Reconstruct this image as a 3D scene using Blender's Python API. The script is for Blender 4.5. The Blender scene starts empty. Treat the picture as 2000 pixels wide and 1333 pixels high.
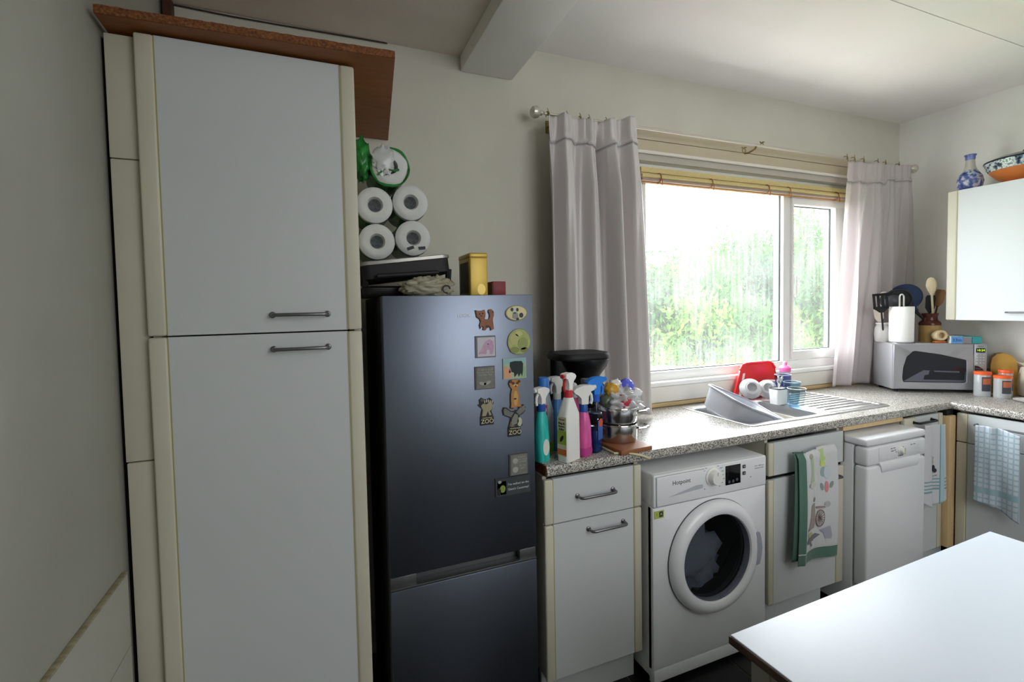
import bpy, bmesh, math, random
import numpy as np
from mathutils import Vector, Matrix
random.seed(7)
S = bpy.context.scene
COL = S.collection
PI = math.pi

# ------------------------------------------------------------------ camera, world, light, exposure
cam = bpy.data.objects.new('camera', bpy.data.cameras.new('camera'))
COL.objects.link(cam)
cam.data.sensor_width = 36.0
cam.data.lens = 907.54 * 36 / 2000
cam.data.shift_x = 0.01073
cam.data.shift_y = -0.0152
cam.data.clip_start = 0.02
YAW, PIT, ROL = 0.3715, -0.0401, -0.0197
_f = Vector((math.sin(YAW) * math.cos(PIT), math.cos(YAW) * math.cos(PIT), math.sin(PIT)))
_r = Vector((math.cos(YAW), -math.sin(YAW), 0))
_u = _r.cross(_f)
_r2 = _r * math.cos(ROL) + _u * math.sin(ROL)
_u2 = -_r * math.sin(ROL) + _u * math.cos(ROL)
_m = Matrix((_r2, _u2, -_f)).transposed().to_4x4()
_m.translation = Vector((-0.7234, -2.0441, 1.4973))
cam.matrix_world = _m
S.camera = cam

w = bpy.data.worlds.new('sky')
S.world = w
w.use_nodes = True
wn = w.node_tree
bg = wn.nodes['Background']
bg.inputs['Color'].default_value = (0.93, 0.97, 1.0, 1)
bg.inputs['Strength'].default_value = 16.0
try:
    w.cycles.sampling_method = 'AUTOMATIC'
except Exception:
    pass

def portal(name, loc, rot, sx, sz):
    l = bpy.data.lights.new(name, 'AREA')
    l.shape = 'RECTANGLE'
    l.size, l.size_y = sx, sz
    l.cycles.is_portal = True
    o = bpy.data.objects.new(name, l)
    o.location, o.rotation_euler = loc, rot
    COL.objects.link(o)

portal('window_portal', (1.75, 0.2, 1.66), (-PI / 2, 0, 0), 1.75, 1.2)

# broad fill light added behind the camera to brighten the unit fronts
lamp = bpy.data.lights.new('room_fill', 'AREA')
lamp.shape = 'DISK'
lamp.size = 2.0
lamp.energy = 35
lamp.color = (.97, .985, 1.0)
lo_ = bpy.data.objects.new('room_fill', lamp)
lo_.location = (.75, -3.3, 2.0)
lo_.rotation_euler = (math.radians(62), 0, math.radians(-16))
COL.objects.link(lo_)


vs = S.view_settings
vs.view_transform = 'Standard'
vs.look = 'None'
vs.exposure = 0.13
vs.gamma = 1.0
vs.use_curve_mapping = False
try:
    S.cycles.max_bounces = 14
    S.cycles.diffuse_bounces = 8
    S.cycles.transparent_max_bounces = 16
    S.cycles.use_denoising = True
    S.cycles.sample_clamp_indirect = 8
except Exception:
    pass

# ------------------------------------------------------------------ materials
def lin(h):
    if not isinstance(h, str):
        return tuple(h) + (1,)
    h = h.lstrip('#')
    c = [int(h[i:i + 2], 16) / 255 for i in (0, 2, 4)]
    return tuple(x / 12.92 if x <= 0.04045 else ((x + 0.055) / 1.055) ** 2.4 for x in c) + (1,)

MATS = {}
def P(name, col, rough=0.5, metal=0.0, spec=0.5, noise=None, bump=None, trans=0, ior=1.45, emit=None, sheen=0, coat=0, alpha=1):
    """principled material; noise=(scale, amount, detail, stretch xyz) colour grain; bump=(scale, strength)"""
    if name in MATS:
        return MATS[name]
    m = bpy.data.materials.new(name)
    m.use_nodes = True
    nt = m.node_tree
    b = nt.nodes['Principled BSDF']
    c = lin(col)
    b.inputs['Base Color'].default_value = c
    b.inputs['Roughness'].default_value = rough
    b.inputs['Metallic'].default_value = metal
    b.inputs['Specular IOR Level'].default_value = spec
    b.inputs['IOR'].default_value = ior
    b.inputs['Transmission Weight'].default_value = trans
    b.inputs['Sheen Weight'].default_value = sheen
    b.inputs['Coat Weight'].default_value = coat
    b.inputs['Alpha'].default_value = alpha
    if emit:
        b.inputs['Emission Color'].default_value = lin(emit[0])
        b.inputs['Emission Strength'].default_value = emit[1]
    tc = nt.nodes.new('ShaderNodeTexCoord')
    if noise:
        sc, amt, det, st = noise
        mp = nt.nodes.new('ShaderNodeMapping')
        mp.inputs['Scale'].default_value = st
        nt.links.new(tc.outputs['Object'], mp.inputs['Vector'])
        n = nt.nodes.new('ShaderNodeTexNoise')
        n.inputs['Scale'].default_value = sc
        n.inputs['Detail'].default_value = det
        nt.links.new(mp.outputs['Vector'], n.inputs['Vector'])
        r = nt.nodes.new('ShaderNodeValToRGB')
        r.color_ramp.elements[0].position = 0.3
        r.color_ramp.elements[1].position = 0.7
        r.color_ramp.elements[0].color = tuple(max(0, x * (1 - amt)) for x in c[:3]) + (1,)
        r.color_ramp.elements[1].color = tuple(min(1, x * (1 + amt)) for x in c[:3]) + (1,)
        nt.links.new(n.outputs['Fac'], r.inputs['Fac'])
        nt.links.new(r.outputs['Color'], b.inputs['Base Color'])
    if bump:
        n2 = nt.nodes.new('ShaderNodeTexNoise')
        n2.inputs['Scale'].default_value = bump[0]
        n2.inputs['Detail'].default_value = 4
        nt.links.new(tc.outputs['Object'], n2.inputs['Vector'])
        bp = nt.nodes.new('ShaderNodeBump')
        bp.inputs['Strength'].default_value = bump[1]
        bp.inputs['Distance'].default_value = 0.01
        nt.links.new(n2.outputs['Fac'], bp.inputs['Height'])
        nt.links.new(bp.outputs['Normal'], b.inputs['Normal'])
    MATS[name] = m
    return m

def ramp_mat(name, stops, scale, rough=0.4, kind='noise', stretch=(1, 1, 1), bump=0, detail=3, interp='LINEAR'):
    m = bpy.data.materials.new(name)
    m.use_nodes = True
    nt = m.node_tree
    b = nt.nodes['Principled BSDF']
    b.inputs['Roughness'].default_value = rough
    tc = nt.nodes.new('ShaderNodeTexCoord')
    mp = nt.nodes.new('ShaderNodeMapping')
    mp.inputs['Scale'].default_value = stretch
    nt.links.new(tc.outputs['Object'], mp.inputs['Vector'])
    if kind == 'voronoi':
        n = nt.nodes.new('ShaderNodeTexVoronoi')
        n.inputs['Scale'].default_value = scale
        fac = nt.nodes.new('ShaderNodeSeparateColor')
        nt.links.new(mp.outputs['Vector'], n.inputs['Vector'])
        nt.links.new(n.outputs['Color'], fac.inputs['Color'])
        out = fac.outputs[0]
    else:
        n = nt.nodes.new('ShaderNodeTexNoise')
        n.inputs['Scale'].default_value = scale
        n.inputs['Detail'].default_value = detail
        nt.links.new(mp.outputs['Vector'], n.inputs['Vector'])
        out = n.outputs['Fac']
    r = nt.nodes.new('ShaderNodeValToRGB')
    r.color_ramp.interpolation = interp
    el = r.color_ramp.elements
    el[0].position, el[0].color = stops[0][0], lin(stops[0][1])
    el[1].position, el[1].color = stops[-1][0], lin(stops[-1][1])
    for p, c in stops[1:-1]:
        e = el.new(p)
        e.color = lin(c)
    nt.links.new(out, r.inputs['Fac'])
    nt.links.new(r.outputs['Color'], b.inputs['Base Color'])
    if bump:
        bp = nt.nodes.new('ShaderNodeBump')
        bp.inputs['Strength'].default_value = bump
        bp.inputs['Distance'].default_value = 0.003
        nt.links.new(out, bp.inputs['Height'])
        nt.links.new(bp.outputs['Normal'], b.inputs['Normal'])
    MATS[name] = m
    return m

def fresnel(nt, ior):
    """thin-sheet fresnel: the same from the front and the back face (no total reflection inside the sheet)"""
    ge = nt.nodes.new('ShaderNodeNewGeometry')
    mr = nt.nodes.new('ShaderNodeMapRange')
    mr.inputs['To Min'].default_value = ior
    mr.inputs['To Max'].default_value = 1 / ior
    nt.links.new(ge.outputs['Backfacing'], mr.inputs['Value'])
    fr = nt.nodes.new('ShaderNodeFresnel')
    nt.links.new(mr.outputs[0], fr.inputs['IOR'])
    return fr

def window_glass(name, veil, streak):
    """streaked pane: clear, a little gloss, condensation streaks, and a veil imitating daylight haze"""
    m = bpy.data.materials.new(name)
    m.use_nodes = True
    nt = m.node_tree
    nt.nodes.remove(nt.nodes['Principled BSDF'])
    o = nt.nodes['Material Output']
    t = nt.nodes.new('ShaderNodeBsdfTransparent')
    tl = nt.nodes.new('ShaderNodeBsdfTranslucent')
    g = nt.nodes.new('ShaderNodeBsdfGlossy')
    g.inputs['Roughness'].default_value = 0.02
    tl.inputs['Color'].default_value = (0.95, 0.97, 0.96, 1)
    tc = nt.nodes.new('ShaderNodeTexCoord')
    mp = nt.nodes.new('ShaderNodeMapping')
    mp.inputs['Scale'].default_value = (60, 1, 3)
    n = nt.nodes.new('ShaderNodeTexNoise')
    n.inputs['Scale'].default_value = 1
    n.inputs['Detail'].default_value = 4
    nt.links.new(tc.outputs['Object'], mp.inputs['Vector'])
    nt.links.new(mp.outputs['Vector'], n.inputs['Vector'])
    n2 = nt.nodes.new('ShaderNodeTexNoise')
    n2.inputs['Scale'].default_value = 3.2
    n2.inputs['Detail'].default_value = 2
    nt.links.new(tc.outputs['Object'], n2.inputs['Vector'])
    mu = nt.nodes.new('ShaderNodeMath'); mu.operation = 'MULTIPLY'
    nt.links.new(n.outputs['Fac'], mu.inputs[0])
    nt.links.new(n2.outputs['Fac'], mu.inputs[1])
    mr = nt.nodes.new('ShaderNodeMapRange')
    mr.inputs['From Min'].default_value = 0.15
    mr.inputs['From Max'].default_value = 0.4
    mr.inputs['To Min'].default_value = veil
    mr.inputs['To Max'].default_value = veil + streak
    nt.links.new(mu.outputs[0], mr.inputs['Value'])
    mix = nt.nodes.new('ShaderNodeMixShader')
    nt.links.new(mr.outputs[0], mix.inputs[0])
    nt.links.new(t.outputs[0], mix.inputs[1])
    nt.links.new(tl.outputs[0], mix.inputs[2])
    fr = fresnel(nt, 1.3)
    mix2 = nt.nodes.new('ShaderNodeMixShader')
    nt.links.new(fr.outputs[0], mix2.inputs[0])
    nt.links.new(mix.outputs[0], mix2.inputs[1])
    nt.links.new(g.outputs[0], mix2.inputs[2])
    nt.links.new(mix2.outputs[0], o.inputs['Surface'])
    MATS[name] = m
    return m

def thin_glass(name, tint, ior=1.45, rough=0.03, gloss=(1, 1, 1, 1)):
    m = bpy.data.materials.new(name)
    m.use_nodes = True
    nt = m.node_tree
    nt.nodes.remove(nt.nodes['Principled BSDF'])
    o = nt.nodes['Material Output']
    t = nt.nodes.new('ShaderNodeBsdfTransparent')
    t.inputs['Color'].default_value = lin(tint)
    g = nt.nodes.new('ShaderNodeBsdfGlossy')
    g.inputs['Roughness'].default_value = rough
    g.inputs['Color'].default_value = gloss
    fr = fresnel(nt, ior)
    mix = nt.nodes.new('ShaderNodeMixShader')
    nt.links.new(fr.outputs[0], mix.inputs[0])
    nt.links.new(t.outputs[0], mix.inputs[1])
    nt.links.new(g.outputs[0], mix.inputs[2])
    nt.links.new(mix.outputs[0], o.inputs['Surface'])
    MATS[name] = m
    return m

def cloth_mat(name, col, rough=0.6, transl=0.25, weave=(300, 300), bump=0.15, stripes=None, sheen=0.3, spec=0.5):
    """woven cloth that lets some light through; stripes = (axis, colour, [(lo, hi)...]) in object coordinates"""
    m = bpy.data.materials.new(name)
    m.use_nodes = True
    nt = m.node_tree
    b = nt.nodes['Principled BSDF']
    b.inputs['Roughness'].default_value = rough
    b.inputs['Sheen Weight'].default_value = sheen
    b.inputs['Specular IOR Level'].default_value = spec
    o = nt.nodes['Material Output']
    tc = nt.nodes.new('ShaderNodeTexCoord')
    sep = nt.nodes.new('ShaderNodeSeparateXYZ')
    nt.links.new(tc.outputs['Object'], sep.inputs[0])
    cur = None
    base = nt.nodes.new('ShaderNodeRGB')
    base.outputs[0].default_value = lin(col)
    cur = base.outputs[0]
    for ax, sc, ranges in (stripes or []):
        for lo, hi in ranges:
            a = nt.nodes.new('ShaderNodeMath'); a.operation = 'GREATER_THAN'; a.inputs[1].default_value = lo
            c = nt.nodes.new('ShaderNodeMath'); c.operation = 'LESS_THAN'; c.inputs[1].default_value = hi
            nt.links.new(sep.outputs['XYZ'.index(ax)], a.inputs[0])
            nt.links.new(sep.outputs['XYZ'.index(ax)], c.inputs[0])
            mu = nt.nodes.new('ShaderNodeMath'); mu.operation = 'MULTIPLY'
            nt.links.new(a.outputs[0], mu.inputs[0]); nt.links.new(c.outputs[0], mu.inputs[1])
            mx = nt.nodes.new('ShaderNodeMix'); mx.data_type = 'RGBA'
            nt.links.new(mu.outputs[0], mx.inputs[0])
            nt.links.new(cur, mx.inputs[6])
            mx.inputs[7].default_value = lin(sc)
            cur = mx.outputs[2]
    nt.links.new(cur, b.inputs['Base Color'])
    tl = nt.nodes.new('ShaderNodeBsdfTranslucent')
    nt.links.new(cur, tl.inputs['Color'])
    mix = nt.nodes.new('ShaderNodeMixShader')
    mix.inputs[0].default_value = transl
    nt.links.new(b.outputs[0], mix.inputs[1])
    nt.links.new(tl.outputs[0], mix.inputs[2])
    nt.links.new(mix.outputs[0], o.inputs['Surface'])
    mp = nt.nodes.new('ShaderNodeMapping')
    mp.inputs['Scale'].default_value = (weave[0], weave[0], weave[1])
    nt.links.new(tc.outputs['Object'], mp.inputs['Vector'])
    n = nt.nodes.new('ShaderNodeTexNoise'); n.inputs['Scale'].default_value = 1; n.inputs['Detail'].default_value = 2
    nt.links.new(mp.outputs['Vector'], n.inputs['Vector'])
    bp = nt.nodes.new('ShaderNodeBump'); bp.inputs['Strength'].default_value = bump; bp.inputs['Distance'].default_value = 0.004
    nt.links.new(n.outputs['Fac'], bp.inputs['Height'])
    nt.links.new(bp.outputs['Normal'], b.inputs['Normal'])
    MATS[name] = m
    return m

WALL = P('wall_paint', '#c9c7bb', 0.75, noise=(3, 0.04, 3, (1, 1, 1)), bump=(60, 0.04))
WALLR = P('wall_paint_lit', '#e5e5e1', 0.75, noise=(3, 0.04, 3, (1, 1, 1)), bump=(60, 0.04))  # same wall paint, lightened to imitate the brighter right side
CEIL = P('ceiling_paint', '#ebe9e7', 0.8, noise=(2, 0.03, 3, (1, 1, 1)), bump=(40, 0.05))
CEILD = P('ceiling_paint_left', '#d6cdc2', 0.8, noise=(4, 0.06, 3, (1, 1, 1)), bump=(40, 0.06))  # left ceiling: darker and warmer than the main one
LWALL = P('wall_paint_shaded', '#a5a59a', 0.75, noise=(2.5, 0.05, 3, (1, 1, 1)), bump=(50, 0.05))  # same wall paint, darkened to imitate the dim left side
PANELW = P('panel_white', '#b9b8ad', 0.5, noise=(4, 0.04, 3, (1, 1, 1)))
DOOR = P('door_laminate', '#c8cdcf', 0.38, noise=(1.5, 0.02, 2, (1, 1, 1)))
CREAM = P('cream_edge', '#c9c5b3', 0.45, noise=(3, 0.05, 3, (1, 1, 1)))
CREAMD = P('cream_groove', '#a79e6d', 0.5)
CARC = P('carcass', '#cfcabb', 0.5)
BLACK = P('black_plastic', '#0c0d0e', 0.35)
SOFTBLACK = P('black_rubber', '#101112', 0.6)
GAPSHADE = P('gap_shade', '#0a0806', 0.9)  # near-black that stands in for shade inside gaps
UPVC = P('upvc_white', '#eeeeec', 0.3)
GASKET = P('gasket_grey', '#3c4144', 0.5)
WHITE = P('appliance_white', '#e0e2e6', 0.28, coat=0.2)
WHITEP = P('white_plastic', '#e6e6e3', 0.4)
PEWTER = P('pewter_handle', '#77777a', 0.35, 0.9)
STEEL = P('stainless', '#c9c9c9', 0.18, 1.0)
STEELB = P('brushed_stainless', '#d8d8d8', 0.3, 1.0, noise=(30, 0.05, 2, (1, 12, 1)))
CHROME = P('chrome', '#e8e8e8', 0.08, 1.0)
INOX = P('fridge_inox', '#757d8c', 0.40, 1.0, noise=(60, 0.03, 2, (8, 1, 0.2)))
INOXD = P('fridge_trim', '#6d6e70', 0.4, 0.7)
WORK = ramp_mat('worktop_speckle', [(0, '#3b3835'), (0.18, '#86837d'), (0.40, '#b3afa8'), (0.66, '#d3d0c9'), (0.90, '#56524d')], 330, 0.32, 'voronoi', interp='CONSTANT')
CHIP = ramp_mat('chipboard', [(0.25, '#4b2611'), (0.5, '#774521'), (0.75, '#96653a')], 160, 0.8, stretch=(1, 1, 1), bump=0.6)
BROWN = P('brown_laminate', '#8c5429', 0.5, noise=(5, 0.12, 4, (2, 8, 2)))
PINE = P('pale_wood', '#d0b387', 0.6, noise=(8, 0.08, 4, (6, 6, 1)))
TILE = P('floor_tile_dark', '#121213', 0.45, noise=(6, 0.25, 4, (1, 1, 1)))
GROUT = P('grout', '#5b5852', 0.9)
TABLE = P('table_white', '#c4ccd5', 0.42)
BOARD = P('board_brown', '#8d5836', 0.5, noise=(6, 0.1, 4, (14, 1, 1)))
INK = P('ink_dark', '#33363a', 0.6)
INKL = P('ink_light', '#9ea2a8', 0.6)
GLASSW = window_glass('window_glass', 0.02, 0.04)  # even veil stands in for the bright haze over the garden

# ------------------------------------------------------------------ mesh helpers
def new():
    return bmesh.new()

def xf(bm, vs, mat):
    bmesh.ops.transform(bm, matrix=mat, verts=vs)

def box(bm, x0, x1, y0, y1, z0, z1, bev=0, seg=2, mat=None):
    t = bmesh.new()
    bmesh.ops.create_cube(t, size=1)
    for v in t.verts:
        v.co = Vector(((x0 + x1) / 2 + v.co.x * (x1 - x0), (y0 + y1) / 2 + v.co.y * (y1 - y0), (z0 + z1) / 2 + v.co.z * (z1 - z0)))
    if bev:
        bev = min(bev, 0.49 * min(abs(x1 - x0), abs(y1 - y0), abs(z1 - z0)))
        bmesh.ops.bevel(t, geom=t.edges[:], offset=bev, segments=seg, affect='EDGES', profile=0.5)
    if mat:
        t.transform(mat)
    return join(bm, t)

def join(bm, t):
    mp = {}
    for v in t.verts:
        mp[v] = bm.verts.new(v.co)
    for f in t.faces:
        try:
            bm.faces.new([mp[v] for v in f.verts])
        except ValueError:
            pass
    t.free()
    return bm

def rings(bm, rs, cap0=True, cap1=True, closed=False):
    """skin a list of vertex rings (same count)"""
    R = [[bm.verts.new(p) for p in r] for r in rs]
    n = len(R[0])
    rng = range(len(R)) if closed else range(len(R) - 1)
    for i in rng:
        a, b = R[i], R[(i + 1) % len(R)]
        for k in range(n):
            bm.faces.new((a[k], a[(k + 1) % n], b[(k + 1) % n], b[k]))
    if not closed:
        if cap0:
            bm.faces.new(R[0][::-1])
        if cap1:
            bm.faces.new(R[-1])
    return bm

def lathe(bm, prof, c=(0, 0, 0), n=32, sx=1, sy=1, cap0=True, cap1=True, mat=None):
    t = bmesh.new()
    rs = []
    for r, z in prof:
        rs.append([Vector((max(r, 1e-5) * sx * math.cos(2 * PI * k / n), max(r, 1e-5) * sy * math.sin(2 * PI * k / n), z)) for k in range(n)])
    rings(t, rs, cap0, cap1)
    M = Matrix.Translation(c)
    if mat:
        M = M @ mat
    t.transform(M)
    return join(bm, t)

def rrect(w, d, r, n=5):
    pts = []
    r = min(r, w / 2 - 1e-4, d / 2 - 1e-4)
    for cx, cy, a0 in ((w / 2 - r, d / 2 - r, 0), (-w / 2 + r, d / 2 - r, PI / 2), (-w / 2 + r, -d / 2 + r, PI), (w / 2 - r, -d / 2 + r, 1.5 * PI)):
        for k in range(n + 1):
            a = a0 + PI / 2 * k / n
            pts.append((cx + r * math.cos(a), cy + r * math.sin(a)))
    return pts

def loft(bm, secs, cap0=True, cap1=True, mat=None):
    """secs: (w, d, r, z[, ox, oy])"""
    t = bmesh.new()
    rs = []
    for s in secs:
        ox, oy = (s[4], s[5]) if len(s) > 4 else (0, 0)
        rs.append([Vector((x + ox, y + oy, s[3])) for x, y in rrect(s[0], s[1], s[2])])
    rings(t, rs, cap0, cap1)
    if mat:
        t.transform(mat)
    return join(bm, t)

def tube(bm, pts, r, n=8, closed=False, mat=None, radii=None):
    t = bmesh.new()
    pts = [Vector(p) for p in pts]
    m = len(pts)
    rs = []
    up = None
    for i, p in enumerate(pts):
        a = pts[(i - 1) % m] if (closed or i > 0) else p
        b = pts[(i + 1) % m] if (closed or i < m - 1) else p
        d = (b - a).normalized()
        if up is None:
            up = d.orthogonal().normalized()
        up = (up - d * up.dot(d))
        if up.length < 1e-6:
            up = d.orthogonal()
        up.normalize()
        s = d.cross(up)
        rr = radii[i] if radii else r
        rs.append([p + (up * math.cos(2 * PI * k / n) + s * math.sin(2 * PI * k / n)) * rr for k in range(n)])
    rings(t, rs, closed=closed)
    if mat:
        t.transform(mat)
    return join(bm, t)

def arc(c, r, a0, a1, n, plane='xz'):
    out = []
    for k in range(n + 1):
        a = a0 + (a1 - a0) * k / n
        u, v = r * math.cos(a), r * math.sin(a)
        out.append({'xz': (c[0] + u, c[1], c[2] + v), 'xy': (c[0] + u, c[1] + v, c[2]), 'yz': (c[0], c[1] + u, c[2] + v)}[plane])
    return out

def prism(bm, poly, y0, y1, mat=None):
    """polygon in xz, extruded along y (y0 nearest the camera)"""
    t = bmesh.new()
    a = [t.verts.new((x, y0, z)) for x, z in poly]
    b = [t.verts.new((x, y1, z)) for x, z in poly]
    n = len(poly)
    t.faces.new(a)
    t.faces.new(b[::-1])
    for k in range(n):
        t.faces.new((a[k], b[k], b[(k + 1) % n], a[(k + 1) % n]))
    bmesh.ops.recalc_face_normals(t, faces=t.faces[:])
    bmesh.ops.triangulate(t, faces=[f for f in t.faces if len(f.verts) > 4])
    if mat:
        t.transform(mat)
    return join(bm, t)

def ell(cx, cz, rx, rz, n=20, a=0):
    ca, sa = math.cos(a), math.sin(a)
    return [(cx + rx * math.cos(2 * PI * k / n) * ca - rz * math.sin(2 * PI * k / n) * sa,
             cz + rx * math.cos(2 * PI * k / n) * sa + rz * math.sin(2 * PI * k / n) * ca) for k in range(n)]

def grid(bm, nu, nv, f):
    V = [[bm.verts.new(f(i / nu, j / nv)) for j in range(nv + 1)] for i in range(nu + 1)]
    for i in range(nu):
        for j in range(nv):
            bm.faces.new((V[i][j], V[i + 1][j], V[i + 1][j + 1], V[i][j + 1]))
    return bm

ROOT = {}
def root_of(o):
    while o.parent:
        o = o.parent
    return o

def obj(name, bm, mat, parent=None, world=True, smooth=35, keep=False):
    if parent is not None and world:
        loc = ROOT.get(root_of(parent).name)
        if loc is not None:
            bmesh.ops.translate(bm, vec=-Vector(loc), verts=bm.verts[:])
    if name in ('laundry', 'film', 'film_tail', 'torn_film', 'bag', 'loop') or 'packet' in name or 'wrap' in name:
        smooth = 100
    bmesh.ops.recalc_face_normals(bm, faces=bm.faces[:]) if not keep else None
    me = bpy.data.meshes.new(name)
    bm.to_mesh(me)
    bm.free()
    if smooth:
        me.polygons.foreach_set('use_smooth', [True] * len(me.polygons))
        me.set_sharp_from_angle(angle=math.radians(smooth))
    me.materials.append(mat)
    o = bpy.data.objects.new(name, me)
    COL.objects.link(o)
    if parent is not None:
        o.parent = parent
    return o

def struct(name, bm, mat, parent=None, smooth=35):
    o = obj(name, bm, mat, parent, smooth=smooth)
    if parent is None:
        o['kind'] = 'structure'
    return o

def thing(name, label, cat, loc, rotz=0, group=None):
    o = bpy.data.objects.new(name, None)
    o.empty_display_size = 0.05
    o.location = loc
    o.rotation_euler = (0, 0, rotz)
    COL.objects.link(o)
    o['label'], o['category'] = label, cat
    if group:
        o['group'] = group
    ROOT[o.name] = Vector(loc)
    return o

def solo(name, bm, mat, label, cat, loc, rot=(0, 0, 0), group=None, world=False, smooth=35):
    """a thing that is one mesh"""
    if world:
        bmesh.ops.translate(bm, vec=-Vector(loc), verts=bm.verts[:])
    o = obj(name, bm, mat, smooth=smooth)
    o.location, o.rotation_euler = loc, rot
    o['label'], o['category'] = label, cat
    if group:
        o['group'] = group
    ROOT[o.name] = Vector(loc)
    return o

def text(s, size, loc, parent, mat, rot=(PI / 2, 0, 0), world=True, align='CENTER', name='lettering', ext=0.0004, sx=1, space=1.0):
    c = bpy.data.curves.new(name, 'FONT')
    c.body = s
    c.size = size
    c.extrude = ext
    c.align_x = align
    c.align_y = 'CENTER'
    c.space_character = space
    c.resolution_u = 3
    c.materials.append(mat)
    tmp = bpy.data.objects.new('tmp', c)
    COL.objects.link(tmp)
    me = bpy.data.meshes.new_from_object(tmp.evaluated_get(bpy.context.evaluated_depsgraph_get()))
    bpy.data.objects.remove(tmp)
    o = bpy.data.objects.new(name, me)
    COL.objects.link(o)
    o.parent = parent
    l = Vector(loc)
    if world:
        l = l - Vector(ROOT[root_of(parent).name])
    o.location, o.rotation_euler = l, rot
    o.scale = (sx, 1, 1)
    return o

def copy_tree(o, parent=None):
    c = o.copy()
    COL.objects.link(c)
    c.parent = parent
    for ch in list(o.children):
        copy_tree(ch, c)
    if parent is None:
        ROOT[c.name] = Vector(c.location)
    return c

# ------------------------------------------------------------------ the room
XL, XR, YB, ZC, ZCL = -1.218, 3.08, -4.0, 2.715, 2.622
fl = struct('floor', box(new(), XL - .1, XR + .1, YB - .1, .3, -0.06, -0.004), GROUT)
TS = 0.45
tm = None
for i in range(-5, 6):
    for j in range(0, 9):
        x0, y1 = 0.832 + i * TS, -0.5 - (j - 1) * TS
        xa, xb, ya, yb = max(x0 + .003, XL), min(x0 + TS - .003, XR), max(y1 - TS + .003, YB), min(y1 - .003, 0)
        if xb - xa < .02 or yb - ya < .02:
            continue
        full = abs(xb - xa - TS + .006) < 1e-6 and abs(yb - ya - TS + .006) < 1e-6
        if full and tm:
            t = bpy.data.objects.new('tile', tm)
            COL.objects.link(t)
            t.parent = fl
            t.location = (xa, ya, 0)
        else:
            b = box(new(), 0, xb - xa, 0, yb - ya, -0.008, 0, 0.0015, 1)
            t = obj('tile', b, TILE, fl, world=False)
            t.location = (xa, ya, 0)
            if full:
                tm = t.data

# back wall with the window opening
WX0, WX1, WZ0, WZ1 = 0.875, 2.60, 1.065, 2.255
b = new()
box(b, XL - .12, WX0, 0, .12, 0, 2.9)
box(b, WX1, XR + .12, 0, .12, 0, 2.9)
box(b, WX0, WX1, 0, .12, 0, WZ0)
box(b, WX0, WX1, 0, .12, WZ1, 2.9)
struct('wall_back', b, WALL)
struct('wall_left', box(new(), XL - .12, XL, YB, 0, 0, 2.9), LWALL)
struct('wall_right', box(new(), XR, XR + .12, YB, 0, 0, 2.9), WALLR)
b = box(new(), XL - .12, XR + .12, YB - .12, YB, 0, 2.9)
struct('wall_rear', b, WALL)
b = new()
box(b, -.10, XR, YB, -.822, ZC, 2.9)
box(b, -.10, XR, -.818, 0, ZC, 2.9)
struct('ceiling', b, CEIL)
struct('ceiling_left', box(new(), XL, -.10, YB, 0, ZCL, 2.9), CEILD)
# beam running into the room, and the second one near the rear
struct('trim_1', box(new(), -.10, .152, YB, 0, 2.556, ZC, .006), CEIL)
struct('trim_2', box(new(), .152, XR, -1.30, -1.085, 2.60, ZC, .006), CEIL)
# crack and old batten in the left corner above the cupboard
b = tube(new(), [(-1.20, -.004, 2.618), (-1.0, -.006, 2.613), (-.83, -.004, 2.615), (-.6, -.006, 2.617), (-.42, -.004, 2.62)], .003, 5)
struct('trim_4', b, P('crack_dark', '#3d352b', .9))
struct('trim_5', box(new(), -1.205, -1.18, -.045, -.002, 2.25, 2.62), P('dark_wood', '#4a2c1c', .6, noise=(6, .2, 4, (8, 8, 1))))
# left wall: lower boxed panel, its bead and a filler between wall and cupboard
b = new()
box(b, XL, XL + .012, -2.6, -.60, .0, .640)
box(b, XL, XL + .012, -2.6, -.60, .643, .830)
struct('trim_6', b, PANELW)
struct('trim_7', box(new(), XL, XL + .0135, -2.6, -.60, .831, .8365, .002), P('bead_tan', '#a0967c', .7, noise=(8, .3, 4, (1, 12, 1))))

# window -----------------------------------------------------------------------------------------
win = bpy.data.objects.new('window_1', None); win['kind'] = 'structure'
COL.objects.link(win)
FY0, FY1 = .035, .105
def wpart(name, bm, mat, par=win):
    o = obj(name, bm, mat, par)
    return o
b = new()
box(b, WX0, WX1, FY0, FY1, WZ0, 1.118, .004)
box(b, WX0, WX1, FY0, FY1, 2.165, WZ1, .004)
box(b, WX0, .945, FY0, FY1, 1.118, 2.165, .004)
box(b, 2.555, WX1, FY0, FY1, 1.118, 2.165, .004)
box(b, 1.993, 2.055, FY0, FY1, 1.118, 2.165, .004)
fr = wpart('window_frame', b, UPVC)
# opening casement
b = new()
cx0, cx1, cz0, cz1 = 2.06, 2.55, 1.124, 2.158
box(b, cx0, cx1, FY0 - .012, FY1 - .01, cz0, cz0 + .055, .004)
box(b, cx0, cx1, FY0 - .012, FY1 - .01, cz1 - .055, cz1, .004)
box(b, cx0, cx0 + .012, FY0 - .012, FY1 - .01, cz0 + .05, cz1 - .05, .003)
box(b, cx1 - .09, cx1, FY0 - .012, FY1 - .01, cz0 + .05, cz1 - .05, .004)
cs = wpart('casement', b, UPVC)
b = new()
for (x0, x1, z0, z1) in ((.945, 1.993, 1.118, 2.165), (cx0 + .012, cx1 - .09, cz0 + .055, cz1 - .055)):
    for (a, c, d, e) in ((x0, x1, z0, z0 + .005), (x0, x1, z1 - .005, z1), (x0, x0 + .005, z0, z1), (x1 - .007, x1, z0, z1)):
        box(b, a, c, .058, .066, d, e)
wpart('gasket', b, GASKET)
wpart('pane', box(new(), .946, 1.992, .068, .072, 1.119, 2.164), GLASSW)
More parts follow.
